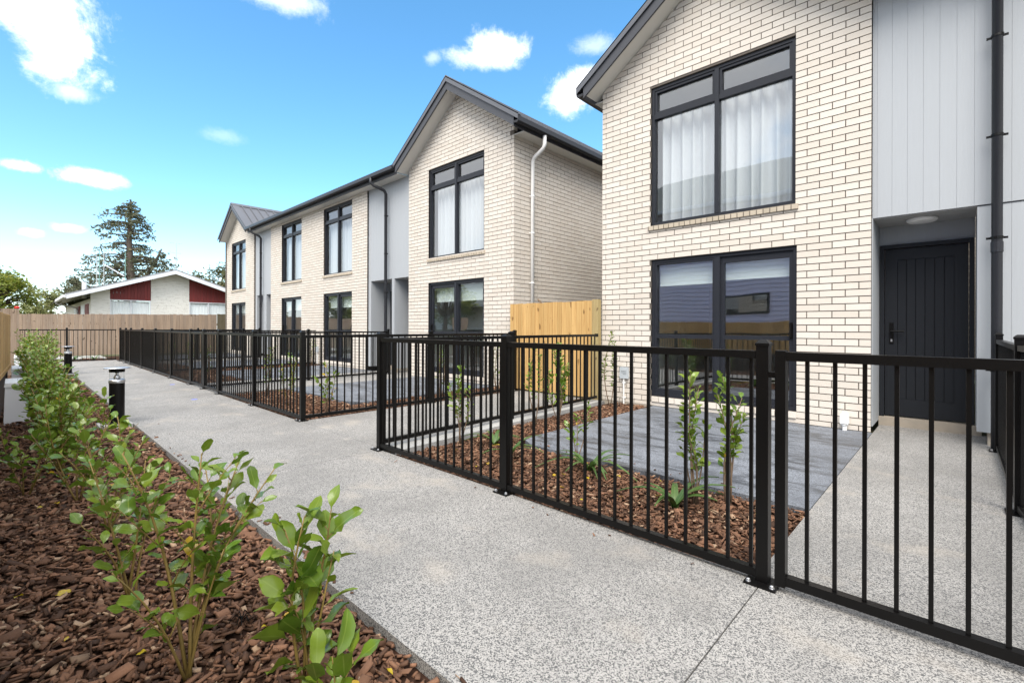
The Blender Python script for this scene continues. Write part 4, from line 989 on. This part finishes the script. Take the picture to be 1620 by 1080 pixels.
for (x0, x1, nm) in ((2.74, 3.50, 'brick_panel'), (5.25, 7.05, 'brick_panel'), (9.0, 9.8, 'brick_panel')):
    s = MB(); pts = [(x0, 0), (x1, 0), (x1, zr(x1)-.12)]+([(XA, zr(XA)-.12)] if x0 < XA < x1 else [])+[(x0, zr(x0)-.12)]; s.prism(pts[::-1], 'y', YW, YW+.2); wl = s.build('wall', M['rwhite'], HB)
    rows = MB(); z = 1.45; r2 = random.Random(int(x0*10))
    while z < zr(XA):
        xx = x0+r2.uniform(-.3, 0)
        while xx < x1:
            e = xx+r2.uniform(.25, .5); p, q = max(xx, x0), min(e-.012, x1)
            if q-p > .03 and z+.075 < min(zr(p), zr(q))-.13: rows.box(p, q, YW-.012-r2.uniform(0, .014), YW+.0, z, z+.073)
            xx = e
        z += .086
    kind(rows.build('brickwork', M['rwhite'], wl), 'stuff')
for (x0, x1) in ((3.50, 5.25), (7.05, 9.0)):
    zw = 2.53
    b_ = x0
    while b_ < x1-.01:
        e = min(b_+.145, x1); s = MB(); s.prism([(b_+.004, zw+.05), (e-.004, zw+.05), (e-.004, zr(e)-.12), (b_+.004, zr(b_)-.12)][::-1], 'y', YW+.0, YW+.05); s.build('red_board', M['red'], HB); b_ = e
    box('red_backing', M['red'], HB, x0, x1, YW+.051, YW+.1, zw+.0, zw+.3)
    f = MB(); xm = (x0+x1)/2
    for (p, q, a, b) in ((x0, x0+.05, 1, zw+.05), (x1-.05, x1, 1, zw+.05), (xm-.03, xm+.03, 1, zw), (x0+.05, x1-.05, zw, zw+.05)): f.box(p, q, YW-.01, YW+.05, a, b)
    f = f.build('window', M['rfascia'], HB)
    s = MB(); s.quad((x0+.05, YW+.02, 1), (x1-.05, YW+.02, 1), (x1-.05, YW+.02, zw), (x0+.05, YW+.02, zw)); s.build('pane', M['thin_glass'], f)
    s = MB(); k = 40
    for i in range(k+1):
        x = x0+.05+(x1-x0-.1)*i/k; s.v += [(x, YW+.12+.02*math.sin(i*1.9), .9), (x, YW+.12+.02*math.sin(i*1.9), zw-.02)]
    s.f += [(2*i, 2*i+2, 2*i+3, 2*i+1) for i in range(k)]; s.build('net_curtain', M['sheer'], f, True)
    box('spandrel', M['rwhite'], HB, x0, x1, YW+.001, YW+.1, 0, .99)
box('side_wall', M['rwhite'], HB, 2.74, 2.9, YW+.201, 50, 0, 2.6)
for (p, q, m_) in ((33.6, 35.2, 'red'), (35.6, 37.4, 'sheer'), (38.2, 39.6, 'red'), (40, 42, 'sheer')): box('side_panel', M[m_], HB, 2.70, 2.735, p, q, .9, 2.35)
for sg, xe in ((-1, 1.78), (1, 10.7)):
    s = MB(); s.hexa([(xe, YB-.04, zr(xe)+.005), (xe, 51, zr(xe)+.005), (XA, 51, ZA+.005), (XA, YB-.04, ZA+.005), (xe, YB-.04, zr(xe)+.05), (xe, 51, zr(xe)+.05), (XA, 51, ZA+.05), (XA, YB-.04, ZA+.05)]); s.build('roof', M['rroof'], HB)
    s = MB(); s.hexa([(xe, YB-.03, zr(xe)-.22), (xe, YB, zr(xe)-.22), (XA, YB, ZA-.22), (XA, YB-.03, ZA-.22), (xe, YB-.03, zr(xe)), (xe, YB, zr(xe)), (XA, YB, ZA), (XA, YB-.03, ZA)]); s.build('barge_board', M['rfascia'], HB)
    s = MB(); s.hexa([(xe, YB, zr(xe)-.13), (xe, 51, zr(xe)-.13), (XA, 51, ZA-.13), (XA, YB, ZA-.13), (xe, YB, zr(xe)-.11), (xe, 51, zr(xe)-.11), (XA, 51, ZA-.11), (XA, YB, ZA-.11)]); s.build('eave_lining', M['shade'], HB)
s = MB(); s.prism([(1.66, zr(1.78)-.15), (1.78, zr(1.78)-.17), (1.78, zr(1.78)-.02), (1.66, zr(1.78)-.02)], 'y', YB+.1, 51); s.build('gutter', M['rfascia'], HB)
s = MB(); s.tube([(1.72, YB+7, 2.6), (1.72, YB+7, 2.5), (2.6, YB+7, 2.25), (2.66, YB+7, 2.1), (2.66, YB+7, 0)], .05, 8); s.build('downpipe', M['rfascia'], HB)
s = MB(); s.tube([(2.7, 35.5, 2.7), (2.7, 35.5, 3.62)], .10, 12); s.build('flue', M['rfascia'], HB)
M['pole'] = mat('weathered_green_pole', (.16, .30, .26), .6); M['pole_grey'] = mat('grey_pole', (.4, .42, .42), .5)
for (x, y, z1, m_, lb) in ((3.45, 38, 5.45, 'pole_grey', 'leftmost thin grey mast behind the red gabled roof'), (3.62, 38.5, 5.75, 'pole', 'green mast beside the leftmost grey one behind the red gabled roof'), (3.80, 38.2, 5.95, 'pole_grey', 'pale mast third from the left behind the red gabled roof'), (4.85, 38.4, 5.85, 'pole', 'green mast standing alone behind the middle of the red gabled roof'), (7.45, 38, 6.75, 'pole_grey', 'aerial mast with short crossbars right of the roof ridge')):
    s = MB(); s.tube([(x, y, 2.5), (x, y, z1)], .022, 6)
    if 'aerial' in lb:
        for z, l_ in ((z1-.05, .35), (z1-.7, .28), (z1-1.0, .2)): s.bar((x-l_, y, z), (x+l_, y, z), .02)
    tag(s.build('mast', M[m_]), lb, 'mast', 'thin masts behind the red gabled roof')
s = MB(); s.tube([(3.75, 38, 4.95), (4.75, 38, 4.30)], .035, 6); tag(s.build('stay_pole', M['rfascia']), 'white slanting stay pole leaning on the red gabled roof', 'pole')

# ------------------------------------------------------------------ trees
def quadsoup(name, m_, parent, pts, size, r2, flat=.5):
    k = len(pts); P = np.array(pts); rs = np.random.RandomState(r2.randrange(9999))
    a = rs.normal(size=(k, 3)); a[:, 2] *= flat; a /= np.linalg.norm(a, axis=1)[:, None]; b = np.cross(a, rs.normal(size=(k, 3))); b /= np.linalg.norm(b, axis=1)[:, None]
    sz = (size*rs.uniform(.55, 1.35, k))[:, None]
    V = np.stack([P-a*sz, P-b*sz*.42, P+a*sz, P+b*sz*.42], 1).reshape(-1, 3); Fc = np.arange(k*4).reshape(-1, 4)
    me = bpy.data.meshes.new(name); me.from_pydata(V.tolist(), [], Fc.tolist()); me.uv_layers.new(name='UVMap'); me.materials.append(m_)
    return kind(link(name, me, parent), 'stuff')
def broad_tree(label, x, y, z0, z1, rx, ry, m_, seed, nclump=40, per=110, size=.13, group='background trees'):
    r2 = random.Random(seed); t = thing('tree', label, 'tree', (x, y, 0), group); wd = MB(); pts = []
    zc = (z0+z1)/2; hz = (z1-z0)/2
    wd.tube([(x, y, -.1), (x+.05, y, z0*.6), (x, y+.05, zc)], [.16, .13, .06], 8)
    for _ in range(nclump):
        th = r2.uniform(0, 6.28); ph = math.acos(r2.uniform(-.8, 1)); rr = r2.uniform(.45, 1.0)**.6
        c = Vector((x+rx*rr*math.sin(ph)*math.cos(th), y+ry*rr*math.sin(ph)*math.sin(th), zc+hz*rr*math.cos(ph))); cr = r2.uniform(.14, .30)*min(rx, hz)*1.2
        wd.tube([(x, y, zc-hz*.5), tuple(Vector((x, y, zc-.2)).lerp(c, .5)), tuple(c)], [.05, .03, .01], 5)
        for _ in range(per):
            d = Vector((r2.gauss(0, 1), r2.gauss(0, 1), r2.gauss(0, .8))); pts.append(tuple(c+d*cr*.55))
    wd.build('trunk', M['trunk'], t, True); quadsoup('crown', m_, t, pts, size, r2); return t
def cedar(x, y):
    r2 = random.Random(31); t = thing('tree', 'tall dark irregular conifer behind the red gabled house', 'tree', (x, y, 0), 'background trees'); wd = MB(); pts = []
    wd.tube([(x, y, 0), (x+.1, y, 4), (x-.05, y, 8), (x+.05, y, 11.2)], [.42, .32, .18, .04], 8)
    wd.tube([(x+.1, y, 3.4), (x+1.6, y+.3, 6.2), (x+2.1, y+.2, 7.6)], [.2, .14, .05], 6)
    brs = []
    for z, l_, r_ in ((11.0, .5, .4), (10.6, .9, .7), (10.2, 1.5, .9), (9.9, 2.1, .6), (9.5, 1.7, 1.3), (9.1, 2.2, 1.7), (8.7, 1.5, 1.5), (8.3, 1.9, 1.2), (7.7, 2.0, 1.2), (7.2, 2.5, 2.4), (6.8, 3.1, 2.8), (6.4, 2.7, 3.3), (6.0, 3.3, 3.5), (5.5, 3.2, 3.7), (5.0, 3.6, 3.9), (4.5, 4.0, 4.2), (4.0, 4.4, 4.4), (3.5, 4.8, 4.6)):
        for sg, L in ((-1, l_), (1, r_)):
            brs.append((z+r2.uniform(-.15, .15), L*r2.uniform(.8, 1.08), sg*math.pi/2+math.pi/2*(1-sg)*0+r2.uniform(-.35, .35), sg))
        for _ in range(3): brs.append((z+r2.uniform(-.2, .2), .8*(l_+r_)/2*r2.uniform(.6, 1.1), None, r2.choice((-1, 1))))
    for z, L, a, sg in brs:
        if a is None: dx, dy = (lambda q: (math.cos(q), math.sin(q)))(r2.uniform(0, 6.28))
        else: dx, dy = sg*math.cos(r2.uniform(-.4, .4)), r2.uniform(-.4, .4)
        ts = [0, .35, .7, 1]; path = [(x+dx*L*s_, y+dy*L*s_, z+L*(.22*s_-.30*s_*s_)) for s_ in ts]; wd.tube(path, [.07, .05, .03, .01], 5)
        for _ in range(int(68*L)):
            s_ = r2.random()**.75; i = min(2, int(s_*3)); q = Vector(path[i]).lerp(Vector(path[i+1]), s_*3-i) if i < 3 else Vector(path[3])
            wgt = .16+.10*L*(1-s_)
            if math.sin(s_*L*5+z*3) < -.35: continue
            pts.append((q.x+r2.gauss(0, wgt), q.y+r2.gauss(0, wgt), q.z-abs(r2.gauss(0, .26))+.06))
    for cx, cz, rr in ((-2.4, 4.6, 1.2), (-1.2, 5.7, 1.0), (1.7, 6.0, 1.1), (.6, 5.0, 1.2), (2.9, 4.9, 1.2), (3.9, 4.1, 1.0), (-3.6, 3.8, 1.0), (2.2, 6.9, .6), (-1.5, 8.6, .55), (1.0, 9.4, .45)):
        for _ in range(int(420*rr)):
            d = Vector((r2.gauss(0, 1), r2.gauss(0, 1), r2.gauss(0, .62)))*rr*.5
            if math.sin(d.x*6+cx)*math.sin(d.z*9+cz) > .1: pts.append((x+cx+d.x, y+d.y*1.4, cz+d.z-.12*abs(d.x)))
    wd.build('trunk', M['trunk'], t, True); quadsoup('crown', M['conifer'], t, pts, .12, r2, .8)
cedar(6.35, 48)
broad_tree('small dark conifer mass left of the tall one', 3.6, 50, 1.2, 5.3, 1.1, 1.2, M['conifer'], 3, 34, 110, .13)
broad_tree('yellow green tree at the left edge above the old palings', -.5, 27, 1.2, 3.35, 1.0, 1.2, M['tree_green'], 4, 46, 130, .075)
broad_tree('pale airy tree between the left tree and the red gabled house', 1.15, 40, .8, 3.6, .9, 1.4, M['tree_pale'], 5, 26, 70, .09)
broad_tree('low pale bush beside the eave of the red gabled house', .75, 34, .5, 2.3, .75, .9, M['tree_pale'], 15, 26, 90, .08)
broad_tree('olive tree right of the red gabled house beside the row', 11.9, 46, 2.2, 6.4, 2.0, 2.0, M['tree_olive'], 6, 44, 120, .13)
broad_tree('brownish low tree behind the right end of the red gabled roof', 9.9, 50, 2.0, 5.7, 1.6, 1.6, M['tree_olive'], 7, 30, 90, .13)
M['rose'] = mat('red_flower', (.6, .02, .015), .6)
s = MB(); s.lathe((.055, 18.2, 1.63), [(.02, -.03), (.05, -.01), (.055, .02), (.03, .045)], 9); tag(s.build('flower', M['rose'], None, True), 'red flower above the old paling return', 'flower')

# ------------------------------------------------------------------ behind the left fence: what the windows mirror
M['weather'] = mat('mauve_weatherboard', (.62, .60, .76), .6)
M['dark_roof'] = mat('green_grey_roof', (.16, .18, .17), .6)
M['dark_brick'] = mat('brown_gable', (.10, .06, .045), .8)
def neighbour(label, x, y0, y1, ze, zrdg, dep, wall, roof, gable_y=False):
    h = thing('neighbour_house', label, 'house', (x, (y0+y1)/2, 0))
    m = MB(); z = 0
    while z < ze: m.hexa([(x-.03, y0, z), (x+.022, y0, z), (x+.022, y1, z), (x-.03, y1, z), (x-.03, y0, z+.158), (x, y0, z+.158), (x, y1, z+.158), (x-.03, y1, z+.158)]); z += .16
    m.build('weatherboards', wall, h); box('wall', wall, h, x-dep*2, x-.031, y0, y1, 0, ze)
    m = MB(); m.hexa([(x-dep, y0-.4, zrdg-.06), (x+.5, y0-.4, ze-.06), (x+.5, y1+.4, ze-.06), (x-dep, y1+.4, zrdg-.06), (x-dep, y0-.4, zrdg), (x+.5, y0-.4, ze), (x+.5, y1+.4, ze), (x-dep, y1+.4, zrdg)]); m.build('roof', roof, h)
    m = MB(); m.hexa([(x-dep*2-.5, y0-.4, ze-.06), (x-dep-.001, y0-.4, zrdg-.06), (x-dep-.001, y1+.4, zrdg-.06), (x-dep*2-.5, y1+.4, ze-.06), (x-dep*2-.5, y0-.4, ze), (x-dep-.001, y0-.4, zrdg), (x-dep-.001, y1+.4, zrdg), (x-dep*2-.5, y1+.4, ze)]); m.build('roof', roof, h)
    box('gutter', M['rfascia'], h, x+.5, x+.62, y0-.4, y1+.4, ze-.14, ze-.01); box('eave_lining', M['shade'], h, x+.0225, x+.5, y0-.4, y1+.4, ze-.10, ze-.085)
    return h
nh = neighbour('mauve weatherboard house mirrored in the nearest windows', -5.2, -7, 10.5, 5.85, 8.5, 4.5, M['weather'], M['dark_roof'])
for (p, q, a, b) in ((4.84, 6.58, 1.68, 2.37), (0, 1.5, 1.3, 2.4)):
    f = box('window', M['alu'], nh, -5.19, -5.14, p, q, a, b); box('pane', M['glass'], f, -5.139, -5.135, p+.06, q-.06, a+.06, b-.06)
neighbour('low grey house mirrored in the middle windows', -8, 19, 33, 2.6, 4.8, 4.5, M['rwhite'], M['dark_roof'])
broad_tree('round dark tree mirrored in the row windows', -6.5, 14.2, 1.2, 4.6, 1.9, 1.9, M['tree_green'], 8, 40, 90, .12)
broad_tree('tree mirrored in the middle glass doors', -6, 24, 1.0, 4.2, 2.0, 2.0, M['tree_green'], 9, 36, 80, .12)
for o in list(bpy.data.objects):
    if o.type == 'EMPTY': o.pop('_abs', None)
